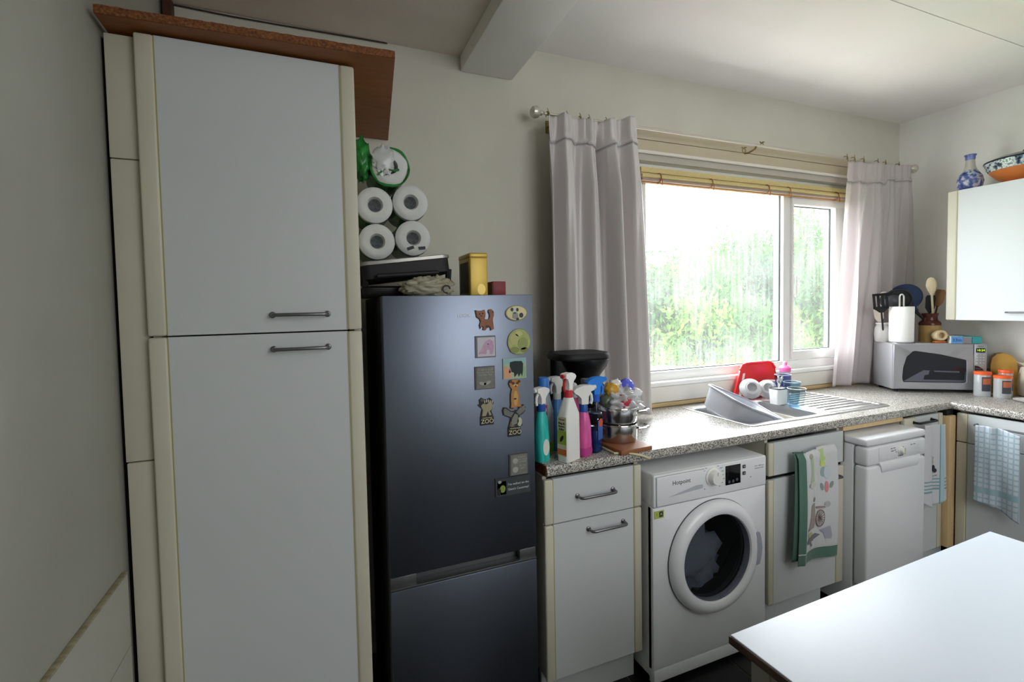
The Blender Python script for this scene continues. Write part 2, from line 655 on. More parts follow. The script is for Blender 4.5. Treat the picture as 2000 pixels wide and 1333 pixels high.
wpart('pane', box(new(), cx0 + .013, cx1 - .091, .068, .072, cz0 + .056, cz1 - .056), GLASSW)
wpart('window_sill', box(new(), WX0 - .0, WX1, -.016, FY0, 1.045, WZ0 + .004, .004), UPVC)
h = wpart('handle', box(new(), 2.075, 2.085, .008, .022, 1.52, 1.66, .004), UPVC)
# boarded lintel above the window
LINT = P('lintel_paint', '#c3b79f', .6, noise=(3, .04, 3, (1, 1, 1)))
struct('trim_8', box(new(), .56, 2.66, -.020, 0, 2.362, 2.425, .002), LINT)
struct('trim_9', box(new(), .56, 2.66, -.020, 0, 2.305, 2.359, .002), LINT)
b = tube(new(), [(.60, -.020, 2.297), (2.66, -.020, 2.297)], .009, 10)
struct('trim_10', b, P('bead_white', '#e4dfd6', .4))
struct('trim_11', box(new(), .60, 2.66, -.010, 0, 2.255, 2.29), P('lintel_grey', '#b8b2a8', .6))
struct('trim_12', box(new(), .60, 2.62, -.012, 0, .958, 1.043, .002), P('upstand_white', '#dedad2', .4))
struct('trim_13', box(new(), .56, 2.66, -.016, 0, .933, .955, .003), P('sealant', '#bfa678', .6, noise=(6, .15, 3, (1, 1, 1))))

# ------------------------------------------------------------------ garden outside
GRASS = P('lawn', '#5f8440', .9, noise=(6, .3, 5, (1, 1, 1)))
struct('garden_ground', box(new(), -8, 12, 2.0, 14, -.5, -.35), GRASS)
struct('bounce_paving', box(new(), -8, 12, .14, 1.995, -.5, -.35), P('bounce_pale', '#cfcac0', .8, noise=(4, .08, 4, (1, 1, 1))))  # unseen pale paving added to bounce daylight onto the ceiling
gfence = struct('garden_fence', box(new(), -6, 12, 7.6, 7.65, -.35, .9), P('fence', '#6d5a48', .8, noise=(6, .2, 4, (8, 1, 1))))

def leaf_mesh(name, n, rx, ry, rz, seed, size, mats, droop=.3):
    rng = np.random.default_rng(seed)
    # clumps on an uneven shell so that the crown has masses and hollows
    nc = 46
    d = rng.normal(size=(nc, 3)); d /= np.linalg.norm(d, axis=1)[:, None]
    cl = d * (0.62 + 0.38 * rng.random((nc, 1)))
    k = rng.integers(0, nc, n)
    off = rng.normal(size=(n, 3)) * 0.13
    p = cl[k] + off
    p *= np.array([rx, ry, rz]); p[:, 2] += rz
    p[:, 2] = np.maximum(p[:, 2], .02)
    axis = rng.normal(size=(n, 3)); axis[:, 2] -= droop
    axis /= np.linalg.norm(axis, axis=1)[:, None]
    side = np.cross(axis, rng.normal(size=(n, 3)))
    side /= np.linalg.norm(side, axis=1)[:, None]
    L = size * (0.6 + 0.8 * rng.random((n, 1))); Wd = L * 0.42
    v = np.stack([p, p + axis * L * .5 + side * Wd * .5, p + axis * L, p + axis * L * .5 - side * Wd * .5], 1).reshape(-1, 3)
    me = bpy.data.meshes.new(name)
    me.vertices.add(n * 4); me.vertices.foreach_set('co', v.ravel())
    me.loops.add(n * 4); me.loops.foreach_set('vertex_index', np.arange(n * 4))
    me.polygons.add(n); me.polygons.foreach_set('loop_start', np.arange(0, n * 4, 4)); me.polygons.foreach_set('loop_total', np.full(n, 4))
    me.polygons.foreach_set('material_index', (k % len(mats)).astype(np.int32))
    for m in mats:
        me.materials.append(m)
    me.update(); me.validate()
    return me

def leafmat(name, c):
    m = bpy.data.materials.new(name); m.use_nodes = True
    nt = m.node_tree; b = nt.nodes['Principled BSDF']
    b.inputs['Base Color'].default_value = lin(c); b.inputs['Roughness'].default_value = .7; b.inputs['Specular IOR Level'].default_value = .12
    tl = nt.nodes.new('ShaderNodeBsdfTranslucent'); tl.inputs['Color'].default_value = lin(c)
    mx = nt.nodes.new('ShaderNodeMixShader'); mx.inputs[0].default_value = .35
    nt.links.new(b.outputs[0], mx.inputs[1]); nt.links.new(tl.outputs[0], mx.inputs[2])
    nt.links.new(mx.outputs[0], nt.nodes['Material Output'].inputs['Surface'])
    return m
LA, LB, LC, LD = leafmat('leaf_mid', '#2d5420'), leafmat('leaf_pale', '#52762c'), leafmat('leaf_dark', '#1a3d20'), leafmat('leaf_lime', '#757f2c')
BARK = P('bark', '#5a4a3a', .9)
conifer = leaf_mesh('conifer_leaves', 26000, 1.0, .8, 1.0, 3, .085, [LA, LB, LA, LC])
broad = leaf_mesh('broad_leaves', 12000, 1.0, .8, 1.0, 5, .075, [LA, LD, LB, LB])
def shrub(label, x, y, sx, sz, me, group):
    t = thing('shrub', label, 'shrub', (x, y, -.35), random.uniform(0, 6), group)
    o = bpy.data.objects.new('foliage', me); COL.objects.link(o); o.parent = t; o.scale = (sx, sx, sz)
    o['kind'] = 'stuff'
    obj('stem', tube(new(), [(0, 0, 0), (.03, .02, sz * .6), (0, .05, sz * 1.2)], .05, 8), BARK, t, world=False)
    return t
G = 'shrubs beyond the window'
shrub('feathery green shrub filling the left half of the large pane', 3.75, 3.3, .95, 1.22, conifer, G)
shrub('feathery green shrub filling the right half of the large pane', 5.0, 3.7, .95, 1.27, conifer, G)
shrub('tall shrub seen behind the mullion between the two panes', 6.2, 3.9, .95, 1.42, conifer, G)
shrub('tall shrub seen through the opening casement pane', 7.5, 4.2, 1.0, 1.62, conifer, G)
shrub('pale shrub at the right edge of the casement pane', 8.6, 3.6, .9, 1.5, broad, G)
shrub('low lime leaved shrub close outside the left of the large pane', 2.9, 2.05, .5, .72, broad, G)
shrub('low leafy shrub close outside the middle of the large pane', 4.0, 2.2, .55, .68, broad, G)
shrub('low leafy shrub below the casement pane', 5.6, 2.5, .6, .62, broad, G)
# red water butt in the garden
t = thing('water_butt', 'red plastic water butt standing outside, low behind the large pane', 'barrel', (2.37, 1.5, -.35))
b = new(); lathe(b, [(.17, 0), (.20, .3), (.215, .7), (.20, 1.17), (.205, 1.18)], (0, 0, 0), 32)
obj('body', b, P('red_tub', '#d42a26', .4), t, world=False)
b = new(); lathe(b, [(.222, 1.181), (.222, 1.215), (.19, 1.23), (.05, 1.235)], (0, 0, 0), 32)
obj('lid', b, P('red_lid', '#e0402c', .4), t, world=False)

# ------------------------------------------------------------------ kitchen units
def bow_handle(name, x0, x1, y, z, parent, mat=PEWTER, r=.005, out=.032, world=True):
    """bar handle on two legs, on a front facing -y"""
    pts = [(x0, y, z)] + [(x0 + .012 * (1 - math.cos(a)), y - out + .012 - .012 * math.sin(a), z) for a in (0, .5, 1.1, PI / 2)] + \
          [(x1 - .012 * (1 - math.cos(a)), y - out + .012 - .012 * math.sin(a), z) for a in (PI / 2, 1.1, .5, 0)] + [(x1, y, z)]
    b = tube(new(), pts, r, 10)
    for x in (x0, x1):
        lathe(b, [(.009, 0), (.009, .004), (.006, .006)], (x, y, z), 12, mat=Matrix.Rotation(PI / 2, 4, 'X'))
    return obj(name, b, mat, parent, world=world)

def front(name, parent, x0, x1, z0, z1, y, sl=.035, sr=.035, th=.018):
    """vinyl-edged front: cool white board with rounded cream strips at both upright edges"""
    d = obj(name, box(new(), x0 + sl, x1 - sr, y, y + th, z0, z1, .001, 1), DOOR, parent)
    for a, c, gx in ((x0, x0 + sl, x0 + sl), (x1 - sr, x1, x1 - sr)):
        b = box(new(), a, c, y - .004, y + th, z0, z1, .006, 3)
        obj('edge_strip', b, CREAM, d)
        g = box(new(), gx - .0022, gx + .0022, y - .0012, y + .004, z0 + .002, z1 - .002)
        obj('groove', g, CREAMD, d)
    return d

# tall larder cupboard
T = thing('tall_cupboard', 'tall pale grey two door larder cupboard with cream edges beside the fridge', 'cupboard', (-.87, -.3, 0))
b = new()
for x0, x1 in ((-1.132, -1.114), (-.626, -.608)):
    box(b, x0, x1, -.576, -.02, .12, 2.208)
box(b, -1.114, -.626, -.576, -.02, 2.19, 2.208); box(b, -1.114, -.626, -.576, -.02, .12, .138)
box(b, -1.114, -.626, -.03, -.02, .138, 2.19)
obj('carcass', b, CARC, T)
obj('plinth', box(new(), -1.13, -.61, -.54, -.52, 0, .12), CARC, T)
du = front('door', T, -1.138, -.607, 1.4385, 2.207, -.598, .042, .040)
dl = front('door', T, -1.138, -.607, .14, 1.4345, -.598, .042, .040)
bow_handle('handle', -.846, -.702, -.598, 1.487, du)
bow_handle('handle', -.846, -.703, -.598, 1.391, dl)
# filler boards between left wall and cupboard
for z0, z1 in ((.0, 1.105), (1.108, 1.895), (1.898, 2.206)):
    pass
F = thing('filler_panel', 'narrow cream filler strip of three boards between left wall and larder', 'panel', (-1.17, -.57, 0))
for z0, z1, dx in ((.002, 1.108, .004), (1.111, 1.893, .003), (1.896, 2.206, .002)):
    obj('board', box(new(), -1.2065 + dx * (2.206 - z0) * .4, -1.142, -.572 - dx, -.556, z0, z1, .002), CREAM, F)
struct('gap_shade_sheet', box(new(), -1.2175, -1.139, -.553, -.545, 0, 2.2), GAPSHADE)  # dark sheet painted as the shade between wall and filler
# chipboard top panel, wider than the cupboard
T = thing('chipboard_top_panel', 'brown laminated chipboard sheet laid across the top of the tall cupboard', 'board', (-.86, -.3, 2.2145))
b = new()
poly = [(-1.200, -.640), (-.498, -.668), (-.428, -.006), (-1.212, -.006)]
v0 = [b.verts.new((x, y, 2.2145)) for x, y in poly]; v1 = [b.verts.new((x, y, 2.2345)) for x, y in poly]
b.faces.new(v0[::-1]); b.faces.new(v1)
for k in range(4):
    b.faces.new((v0[k], v0[(k + 1) % 4], v1[(k + 1) % 4], v1[k]))
obj('sheet', b, BROWN, T)
b = new()
rs = []
for q in range(61):
    f = q / 60
    x, y = -1.200 + f * .702, -.640 - f * .028
    j = random.uniform(-.0008, .0008)
    rs.append([Vector((x, y - .0035 + j, 2.215)), Vector((x, y - .0035 + random.uniform(-.001, .001), 2.2355 + random.uniform(-.001, .001))), Vector((x, y + .001, 2.2355)), Vector((x, y + .001, 2.215))])
rings(b, rs)
obj('raw_edge', b, CHIP, T)

# base drawer unit
T = thing('base_cabinet', 'white drawer over door base cabinet between the fridge and washing machine', 'cabinet', (.205, -.3, 0))
b = new()
box(b, .0, .016, -.563, -.02, .14, .886); box(b, .397, .413, -.563, -.02, .14, .886)
box(b, .016, .397, -.563, -.02, .14, .158); box(b, .016, .397, -.03, -.02, .158, .886)
obj('carcass', b, CARC, T)
obj('plinth', box(new(), .0, .413, -.53, -.512, 0, .14), DOOR, T)
dr = front('drawer', T, -.003, .414, .7155, .878, -.584, .034, .034)
do = front('door', T, -.003, .414, .1375, .711, -.584, .034, .034)
bow_handle('handle', .131, .284, -.584, .802, dr)
bow_handle('handle', .176, .329, -.584, .671, do)

# sink unit
T = thing('sink_cabinet', 'white sink base cabinet with dark slot under its top rail, behind the tea towel', 'cabinet', (1.34, -.3, 0))
b = new()
box(b, 1.100, 1.116, -.563, -.02, .14, .886); box(b, 1.578, 1.594, -.563, -.02, .14, .886)
box(b, 1.116, 1.578, -.563, -.02, .14, .158)
obj('carcass', b, CARC, T)
obj('plinth', box(new(), 1.10, 1.52, -.53, -.512, 0, .14), DOOR, T)
front('top_rail', T, 1.097, 1.594, .7235, .872, -.584, .030, .0)
obj('slot', box(new(), 1.098, 1.594, -.572, -.566, .700, .73), GAPSHADE, T)
do = front('door', T, 1.097, 1.594, .1375, .706, -.584, .030, .048)
bow_handle('handle', 1.30, 1.548, -.584, .665, do)

# narrow unit right of the dishwasher
T = thing('corner_cabinet', 'narrow white cabinet between the dishwasher and the corner post', 'cabinet', (2.23, -.3, 0))
b = new()
box(b, 2.066, 2.08, -.563, -.02, .14, .886); box(b, 2.385, 2.40, -.563, -.02, .14, .886); box(b, 2.08, 2.385, -.563, -.02, .14, .158)
obj('carcass', b, CARC, T)
obj('plinth', box(new(), 2.066, 2.527, -.53, -.512, 0, .138), DOOR, T)
do = front('door', T, 2.064, 2.402, .1375, .878, -.584, .09, .034)
bow_handle('handle', 2.14, 2.30, -.584, .852, do, BLACK, .006, .03)
# corner post
T = thing('corner_post', 'bare pale wood corner post between the two runs of cupboards', 'post', (2.435, -.55, 0))
obj('upright', box(new(), 2.409, 2.4685, -.613, -.545, .14, .862, .004), PINE, T)
obj('bracket', box(new(), 2.409, 2.4685, -.60, -.545, .864, .8895), SOFTBLACK, T)  # black block stands in for the shaded gap above the post

# right hand run, fronts facing -x
T = thing('right_base_cabinet', 'white base cabinet under the right worktop with a checked towel on it', 'cabinet', (2.78, -1.0, 0))
b = new()
box(b, 2.492, 3.07, -.64, -.622, .14, .886); box(b, 2.492, 3.07, -1.218, -1.20, .14, .886); box(b, 2.492, 3.07, -1.2, -.64, .14, .158)
obj('carcass', b, CARC, T)
obj('plinth', box(new(), 2.53, 2.548, -1.218, -.622, 0, .14), DOOR, T)
def xfront(name, par, y0, y1, z0, z1, x=2.470, sl=.045, th=.018):
    d = obj(name, box(new(), x, x + th, y0 + sl, y1 - sl, z0, z1, .001, 1), DOOR, par)
    for a, c, g in ((y1 - sl, y1, y1 - sl), (y0, y0 + sl, y0 + sl)):
        obj('edge_strip', box(new(), x - .004, x + th, a, c, z0, z1, .006, 3), CREAM, d)
        obj('groove', box(new(), x - .0012, x + .004, g - .002, g + .002, z0 + .002, z1 - .002), CREAMD, d)
    return d
xfront('drawer', T, -1.218, -.615, .724, .878)
rd = xfront('door', T, -1.218, -.615, .1375, .720)
obj('handle', tube(new(), [(2.47, -.70, .832), (2.438, -.70, .832), (2.438, -.90, .832), (2.47, -.90, .832)], .005, 8), PEWTER, T)

# worktops with the sink cut-out
T = thing('worktop', 'long grey speckled worktop running under the window with the sink let into it', 'worktop', (1.2, -.3, .891))
SX0, SX1, SY0, SY1 = 1.08, 2.09, -.515, -.055
b = new()
prof = [(-.001, .8905), (-.001, .931), (-.585, .931), (-.5915, .9295), (-.5955, .9245), (-.597, .917), (-.597, .904), (-.5955, .897), (-.590, .892), (-.583, .8905)]
def slab(x0, x1, pf):
    rings(b, [[Vector((x, y, z)) for y, z in pf] for x in (x0, x1)])
slab(.004, SX0 + .02, prof)
slab(SX1 - .02, 2.455, prof)
slab(SX0 + .02, SX1 - .02, [(SY0 + .02, .8905), (SY0 + .02, .931)] + prof[2:])
slab(SX0 + .02, SX1 - .02, [(-.001, .8905), (-.001, .931), (SY1 - .02, .931), (SY1 - .02, .8905)])
slab(2.455, 3.078, [(-.001, .8905), (-.001, .931), (-.585, .931), (-.585, .8905)])
obj('slab', b, WORK, T)
obj('raw_end', box(new(), .0015, .0045, -.592, -.004, .8925, .9295), CHIP, T)
T = thing('right_worktop', 'short speckled worktop along the right wall, joined at the corner', 'worktop', (2.76, -1.1, .891))
b = new()
rings(b, [[Vector((2.455 + y + .597, yy, z)) for y, z in prof[2:]] + [Vector((3.078, yy, .8905)), Vector((3.078, yy, .931))] for yy in (-.5875, -2.2)])
obj('slab', b, WORK, T)
# pale batten under the worktop over the dishwasher
struct('trim_15', box(new(), 1.598, 2.062, -.580, -.555, .868, .8895), PINE)

# ------------------------------------------------------------------ fridge freezer
T = thing('fridge_freezer', 'tall dark silver fridge freezer covered in magnets beside the tall cupboard', 'fridge', (-.294, -.3, 0))
obj('body', box(new(), -.545, -.043, -.535, -.05, .03, 1.5365, .003), SOFTBLACK, T)
d1 = obj('fridge_door', box(new(), -.5455, -.0425, -.598, -.540, .656, 1.5375, .003), INOX, T)
d2 = obj('freezer_door', box(new(), -.5455, -.0425, -.598, -.540, .045, .613, .003), INOX, T)
b = new()
box(b, -.545, -.043, -.560, -.541, .615, .6545)
box(b, -.545, -.463, -.592, -.56, .6165, .6545, .003)
box(b, -.105, -.043, -.592, -.56, .6165, .6545, .003)
box(b, -.545, -.043, -.597, -.56, .6135, .6195, .001)
obj('grip_recess', b, INOXD, T)
for x in (-.50, -.09):
    obj('foot', lathe(new(), [(.02, .0), (.02, .03)], (x, -.50, 0), 12), SOFTBLACK, T)
PALE = P('pale_letters', '#d5d9de', .5)
text('LOGIK', .0155, (-.2885, -.5983, 1.4705), d1, PALE, sx=1.0)

# magnets on the fridge door --------------------------------------------------------------------
YF = -.5982
MG = 'fridge magnets'
def magnet(name, label, x, z):
    return thing(name, label, 'magnet', (x, YF, z))
def lay(par, name, poly, mat, k=0, back=False):
    """flat layer k of a magnet; polygon in world x, z"""
    y1 = YF if back else YF - .0030 - .0006 * k
    y0 = YF - .0032 if back else y1 - .0008
    return obj(name, prism(new(), poly, y0, y1), mat, par, smooth=0)
def rect(x0, x1, z0, z1):
    return [(x0, z0), (x1, z0), (x1, z1), (x0, z1)]
def fit(poly, x0, x1, z0, z1):
    """unit-square outline placed in a rectangle"""
    return [(x0 + u * (x1 - x0), z0 + v * (z1 - z0)) for u, v in poly]
MBLK = P('magnet_black', '#1b1a18', .5)
MBRN = P('magnet_brown', '#8a5232', .5, noise=(60, .15, 3, (1, 1, 1)))
MDBR = P('magnet_dark_brown', '#4a2c1a', .5)
# 1 cat
X = (-.249, -.183, 1.419, 1.491)
cat = fit([(.0, .97), (.10, .93), (.3, .93), (.46, .98), (.52, .80), (.50, .66), (.46, .55), (.66, .52), (.74, .62), (.74, .78), (.68, .88), (.70, .98), (.82, 1.0), (.94, .9), (.96, .72), (.90, .56), (.90, .42), (.92, .28), (.95, .08), (.80, .02), (.76, .18), (.66, .24), (.56, .12), (.52, .04), (.38, .06), (.40, .2), (.30, .22), (.24, .10), (.2, .3), (.26, .44), (.22, .56), (.06, .66), (.04, .8)], *X)
m = magnet('cat_magnet', 'brown cat shaped magnet with curled tail near the fridge top', -.216, 1.42)
lay(m, 'backing', [(x + (-.0025), z - .001) for x, z in cat], MBLK, back=True)
lay(m, 'face', cat, MBRN)
for u, v in ((.2, .78), (.36, .80)):
    lay(m, 'eye', fit(ell(u, v, .045, .04, 8), *X), MBLK, 1)
lay(m, 'nose', fit(ell(.28, .70, .04, .03, 8), *X), MBLK, 1)
lay(m, 'stripe', fit([(.86, .9), (.95, .86), (.94, .8), (.85, .84)], *X), MDBR, 1)
lay(m, 'patch', fit(ell(.6, .20, .12, .06, 10), *X), MDBR, 1)
# 2 oval dog
X = (-.145, -.065, 1.449, 1.501)
m = magnet('dog_magnet', 'oval cream magnet with a grey and white puppy, top of the fridge', -.105, 1.45)
lay(m, 'backing', fit(ell(.5, .5, .5, .5, 28), *X), P('magnet_rim', '#7d7a5c', .5), back=True)
lay(m, 'face', fit(ell(.51, .51, .46, .45, 28), *X), P('magnet_cream', '#d3c998', .5))
DGR, DDK = P('dog_grey', '#8d908a', .6), P('dog_dark', '#2f3935', .6)
lay(m, 'dog_body', fit([(.3, .2), (.33, .5), (.45, .6), (.56, .5), (.6, .2), (.5, .1), (.4, .12)], *X), DGR, 1)
lay(m, 'dog_head', fit(ell(.42, .68, .13, .17, 14), *X), P('dog_pale', '#c3c6bb', .6), 2)
for e in (ell(.3, .74, .06, .12, 10), ell(.54, .72, .06, .12, 10), ell(.42, .52, .06, .05, 8), ell(.72, .36, .09, .16, 12), ell(.55, .12, .06, .08, 8)):
    lay(m, 'dog_patch', fit(e, *X), DDK, 3)
# 3 round green
X = (-.139, -.054, 1.331, 1.421)
m = magnet('round_magnet', 'round yellow green magnet with pale animals in relief below the oval', -.096, 1.332)
rnd = [(x, max(z, .045)) for x, z in ell(.5, .52, .5, .5, 30)]
lay(m, 'backing', fit(rnd, *X), P('mag_olive', '#787f4d', .5), back=True)
lay(m, 'face', fit([(.5 + (u - .5) * .96, .5 + (v - .5) * .96) for u, v in rnd], *X), P('mag_green', '#a3aa66', .5, noise=(60, .18, 3, (1, 1, 1))))
for e, c in ((ell(.3, .62, .2, .22, 14), '#b0ae72'), (ell(.66, .45, .22, .24, 14), '#8d9554'), (ell(.5, .82, .16, .1, 12), '#b8b877'), (ell(.3, .22, .2, .12, 12), '#7f8848'), (ell(.72, .2, .18, .1, 12), '#767e42')):
    lay(m, 'relief', fit(e, *X), P('mag' + c, c, .5), 1)
# 4 pink square
X = (-.253, -.182, 1.331, 1.403)
m = magnet('pink_square_magnet', 'square magnet with a pink elephant drawing in a grey frame', -.217, 1.332)
lay(m, 'frame', fit(rect(0, 1, 0, 1), *X), P('mag_frame', '#66666c', .5), back=True)
lay(m, 'face', fit(rect(.10, .96, .05, .93), *X), P('mag_paper', '#c6c3cc', .6))
PK = P('mag_pink', '#bd9bb4', .6, noise=(120, .12, 3, (1, 1, 1)))
lay(m, 'elephant', fit([(.3, .18), (.34, .5), (.5, .74), (.72, .84), (.88, .72), (.9, .4), (.84, .14), (.72, .14), (.7, .34), (.56, .36), (.52, .16)], *X), PK, 1)
lay(m, 'trunk', fit([(.2, .16), (.34, .22), (.4, .4), (.32, .42), (.22, .28), (.14, .2)], *X), PK, 2)
lay(m, 'eye', fit(ell(.62, .62, .05, .02, 8), *X), MBLK, 2)
# 5 highland cow card
X = (-.157, -.072, 1.253, 1.323)
m = magnet('cow_magnet', 'pastel card magnet with a dark shaggy cow under the round magnet', -.115, 1.254)
lay(m, 'backing', fit(rect(0, 1, 0, 1), *X), P('cow_bg', '#9db3a0', .5), back=True)
for poly, c in ((rect(.02, .98, .72, .98), '#8fb5b8'), (rect(.02, .98, .03, .72), '#a9b796'), ([(.04, .04), (.34, .04), (.3, .4), (.12, .62), (.04, .6)], '#d59a78'), ([(.24, .3), (.34, .32), (.34, .52), (.26, .5)], '#c66a80'), ([(.78, .06), (.97, .06), (.97, .6), (.8, .5)], '#8fae86')):
    lay(m, 'backdrop', fit(poly, *X), P('cow' + c, c, .6), 0 if c in ('#8fb5b8', '#a9b796') else 1)
COW = P('cow_dark', '#23302f', .7)
lay(m, 'cow', fit([(.28, .62), (.3, .82), (.5, .86), (.8, .84), (.86, .7), (.84, .3), (.8, .1), (.76, .26), (.66, .08), (.62, .26), (.48, .08), (.46, .3), (.36, .34), (.32, .5)], *X), COW, 2)
# 6 grey text square
def greysq(label, X, lines, art):
    m = magnet('grey_square_magnet', label, (X[0] + X[1]) / 2, X[2])
    lay(m, 'frame', fit(rect(0, 1, 0, 1), *X), P('mag_gframe', '#4a4a47', .5), back=True)
    lay(m, 'face', fit(rect(.08, .97, .03, .96), *X), P('mag_gface', '#74746e', .6, noise=(90, .12, 3, (1, 1, 1))))
    for s, u, v, sz in lines:
        text(s, sz, (X[0] + u * (X[1] - X[0]), YF - .0040, X[2] + v * (X[3] - X[2])), m, P('mag_letters', '#a9a9a2', .6))
    for e in art:
        lay(m, 'motif', fit(e, *X), P('mag_motif', '#a3a39a', .6), 1)
greysq('grey square plaque magnet with three lines of writing above the lemur', (-.257, -.187, 1.226, 1.302),
       [('A cat is only', .52, .86, .0105), ('human, they are', .52, .74, .0085), ('purrfect too', .52, .63, .0095)],
       [ell(.36, .26, .16, .07, 12, -.3), ell(.62, .27, .18, .07, 12, .35), ell(.5, .24, .06, .09, 10)])
# 7 meerkat
X = (-.136, -.095, 1.151, 1.250)
m = magnet('meerkat_magnet', 'upright orange brown meerkat magnet in the right column', -.115, 1.152)
mk = fit([(.1, .98), (.3, 1.0), (.7, 1.0), (.95, .96), (1, .86), (.9, .76), (.74, .70), (.82, .58), (.88, .4), (.9, .16), (1.1, .05), (.95, .02), (.72, .06), (.5, .05), (.3, .0), (.1, .02), (.16, .14), (.14, .34), (.16, .54), (.26, .68), (.1, .76), (.0, .88)], *X)
lay(m, 'backing', [(x - .0028, z) for x, z in mk], MBLK, back=True)
lay(m, 'face', mk, P('meer_orange', '#b07a3c', .5))
lay(m, 'belly', fit(ell(.55, .36, .2, .26, 14), *X), P('meer_pale', '#c89a58', .5), 1)
for e in (ell(.14, .94, .13, .05, 8), ell(.88, .93, .13, .05, 8), ell(.35, .88, .13, .045, 10), ell(.72, .87, .12, .045, 10), ell(.56, .78, .09, .03, 8), ell(.5, .34, .14, .03, 8), ell(.22, .02, .16, .025, 8), ell(.92, .04, .18, .022, 8)):
    lay(m, 'marking', fit(e, *X), MDBR, 2)
lay(m, 'muzzle', fit(ell(.56, .80, .22, .04, 10), *X), P('meer_cream', '#d3b27a', .5), 1)
CREAML = P('zoo_letters', '#d8cfa8', .5)
def zoo(label, name, X, zb, zl, sz):
    m = magnet(name, label, (X[0] + X[1]) / 2, X[2])
    return m
# 8 lemur
X = (-.247, -.191, 1.106, 1.197)
m = magnet('lemur_magnet', 'lemur magnet with striped tail on a small black zoo plate', -.219, 1.107)
plate = fit(rect(.14, .98, 0, .30), *X)
lay(m, 'plate', [(x - .002, z) for x, z in plate], MBLK, back=True)
lem = fit([(.16, .3), (.2, .46), (.26, .6), (.06, .72), (.0, .78), (.12, .78), (.1, .94), (.24, 1.02), (.4, .96), (.56, .93), (.74, .99), (.9, .92), (1.0, .80), (.96, .74), (.9, .74), (.92, .6), (.84, .5), (.94, .34), (.9, .3)], *X)
lay(m, 'backing', [(x - .002, z) for x, z in lem], MBLK, back=True)
lay(m, 'lemur', fit([(.22, .34), (.28, .56), (.16, .72), (.3, .8), (.5, .76), (.72, .84), (.88, .76), (.86, .58), (.7, .5), (.82, .36), (.68, .34), (.58, .52), (.46, .34), (.34, .34)], *X), P('lemur_tan', '#9d9474', .6))
for k in range(5):
    lay(m, 'tail_band', fit(ell(.40 + k * .115, .86 + .03 * math.sin(k * 1.3), .035, .065, 8), *X), P('lemur_band', '#b9b6a2', .6), 1)
lay(m, 'head', fit(ell(.27, .93, .13, .06, 10), *X), P('lemur_head', '#55554f', .6), 0)
text('ZOO', .0195, (-.2165, YF - .0036, 1.118), m, CREAML, sx=1.0)
text('WHIPSNADE', .006, (-.2165, YF - .0036, 1.1295), m, CREAML)
# 9 eared animal
X = (-.161, -.074, 1.056, 1.161)
m = magnet('bird_magnet', 'grey wide winged bird magnet on a black zoo plate under the meerkat', -.118, 1.057)
plate = fit(rect(.24, .76, 0, .31), *X)
lay(m, 'plate', [(x - .0025, z) for x, z in plate], MBLK, back=True)
bird = fit([(.24, .3), (.3, .46), (.34, .60), (.2, .66), (.05, .72), (.0, .88), (.06, .98), (.2, .96), (.36, .84), (.5, .82), (.56, .86), (.66, .84), (.74, .97), (.9, 1.02), (1.0, .92), (.96, .78), (.84, .70), (.72, .66), (.8, .5), (.84, .34), (.76, .3)], *X)
lay(m, 'backing', [(x - .002, z) for x, z in bird], MBLK, back=True)
WGR = P('wing_grey', '#6c6e68', .6, noise=(60, .2, 3, (1, 1, 1)))
lay(m, 'wing', fit([(.34, .64), (.06, .74), (.03, .9), (.1, .95), (.32, .82), (.46, .78)], *X), WGR)
lay(m, 'wing', fit([(.56, .8), (.76, .94), (.92, .99), (.97, .88), (.9, .78), (.68, .68)], *X), WGR)
lay(m, 'body', fit([(.32, .32), (.38, .58), (.5, .74), (.62, .7), (.66, .5), (.6, .34)], *X), P('bird_grey', '#7d7f78', .6))
lay(m, 'breast', fit(ell(.7, .46, .1, .15, 12), *X), P('bird_pale', '#b9b8a4', .6), 0)
lay(m, 'flank', fit([(.26, .34), (.32, .5), (.4, .36)], *X), P('bird_brown', '#7d5a44', .6), 1)
lay(m, 'beak', fit([(.4, .36), (.6, .42), (.58, .34)], *X), MBLK, 1)
text('ZOO', .0205, (-.1175, YF - .0036, 1.0695), m, CREAML, sx=1.0)
text('WHIPSNADE', .0065, (-.1175, YF - .0036, 1.0835), m, CREAML)
# 10 lower grey square, 11 long plaque
greysq('grey square plaque magnet with small figures, just above the long dark plaque', (-.141, -.072, .921, .995),
       [('If at first', .68, .84, .0085), ('you don\'t', .70, .73, .0085), ('succeed', .70, .62, .0085), ('try, try', .70, .44, .008), ('again', .70, .32, .008)],
       [ell(.32, .68, .14, .13, 12), ell(.32, .27, .15, .14, 12)])
X = (-.193, -.063, .855, .9195)
m = magnet('long_plaque_magnet', 'long dark plaque magnet with white writing and a small green scene', -.128, .856)
lay(m, 'backing', fit(rect(0, 1, 0, 1), *X), P('plaque', '#2c3134', .5), back=True)
lay(m, 'face', fit(rect(.02, .985, .04, .96), *X), P('plaque_face', '#3b4245', .5))
for e, c in ((rect(.05, .3, .12, .82), '#38402f'), (ell(.2, .42, .08, .2, 12), '#7f9440'), (ell(.1, .3, .05, .2, 10), '#20251f'), (ell(.12, .8, .05, .08, 8), '#9aa79a')):
    lay(m, 'scene', fit(e, *X), P('scene' + c, c, .6), 0 if c == '#38402f' else 1)
LT = P('plaque_letters', '#c9ced0', .6)
text("I've walked on the", .0105, (-.109, YF - .0042, .894), m, LT)
text("Giant's Causeway!", .0105, (-.109, YF - .0042, .877), m, LT)

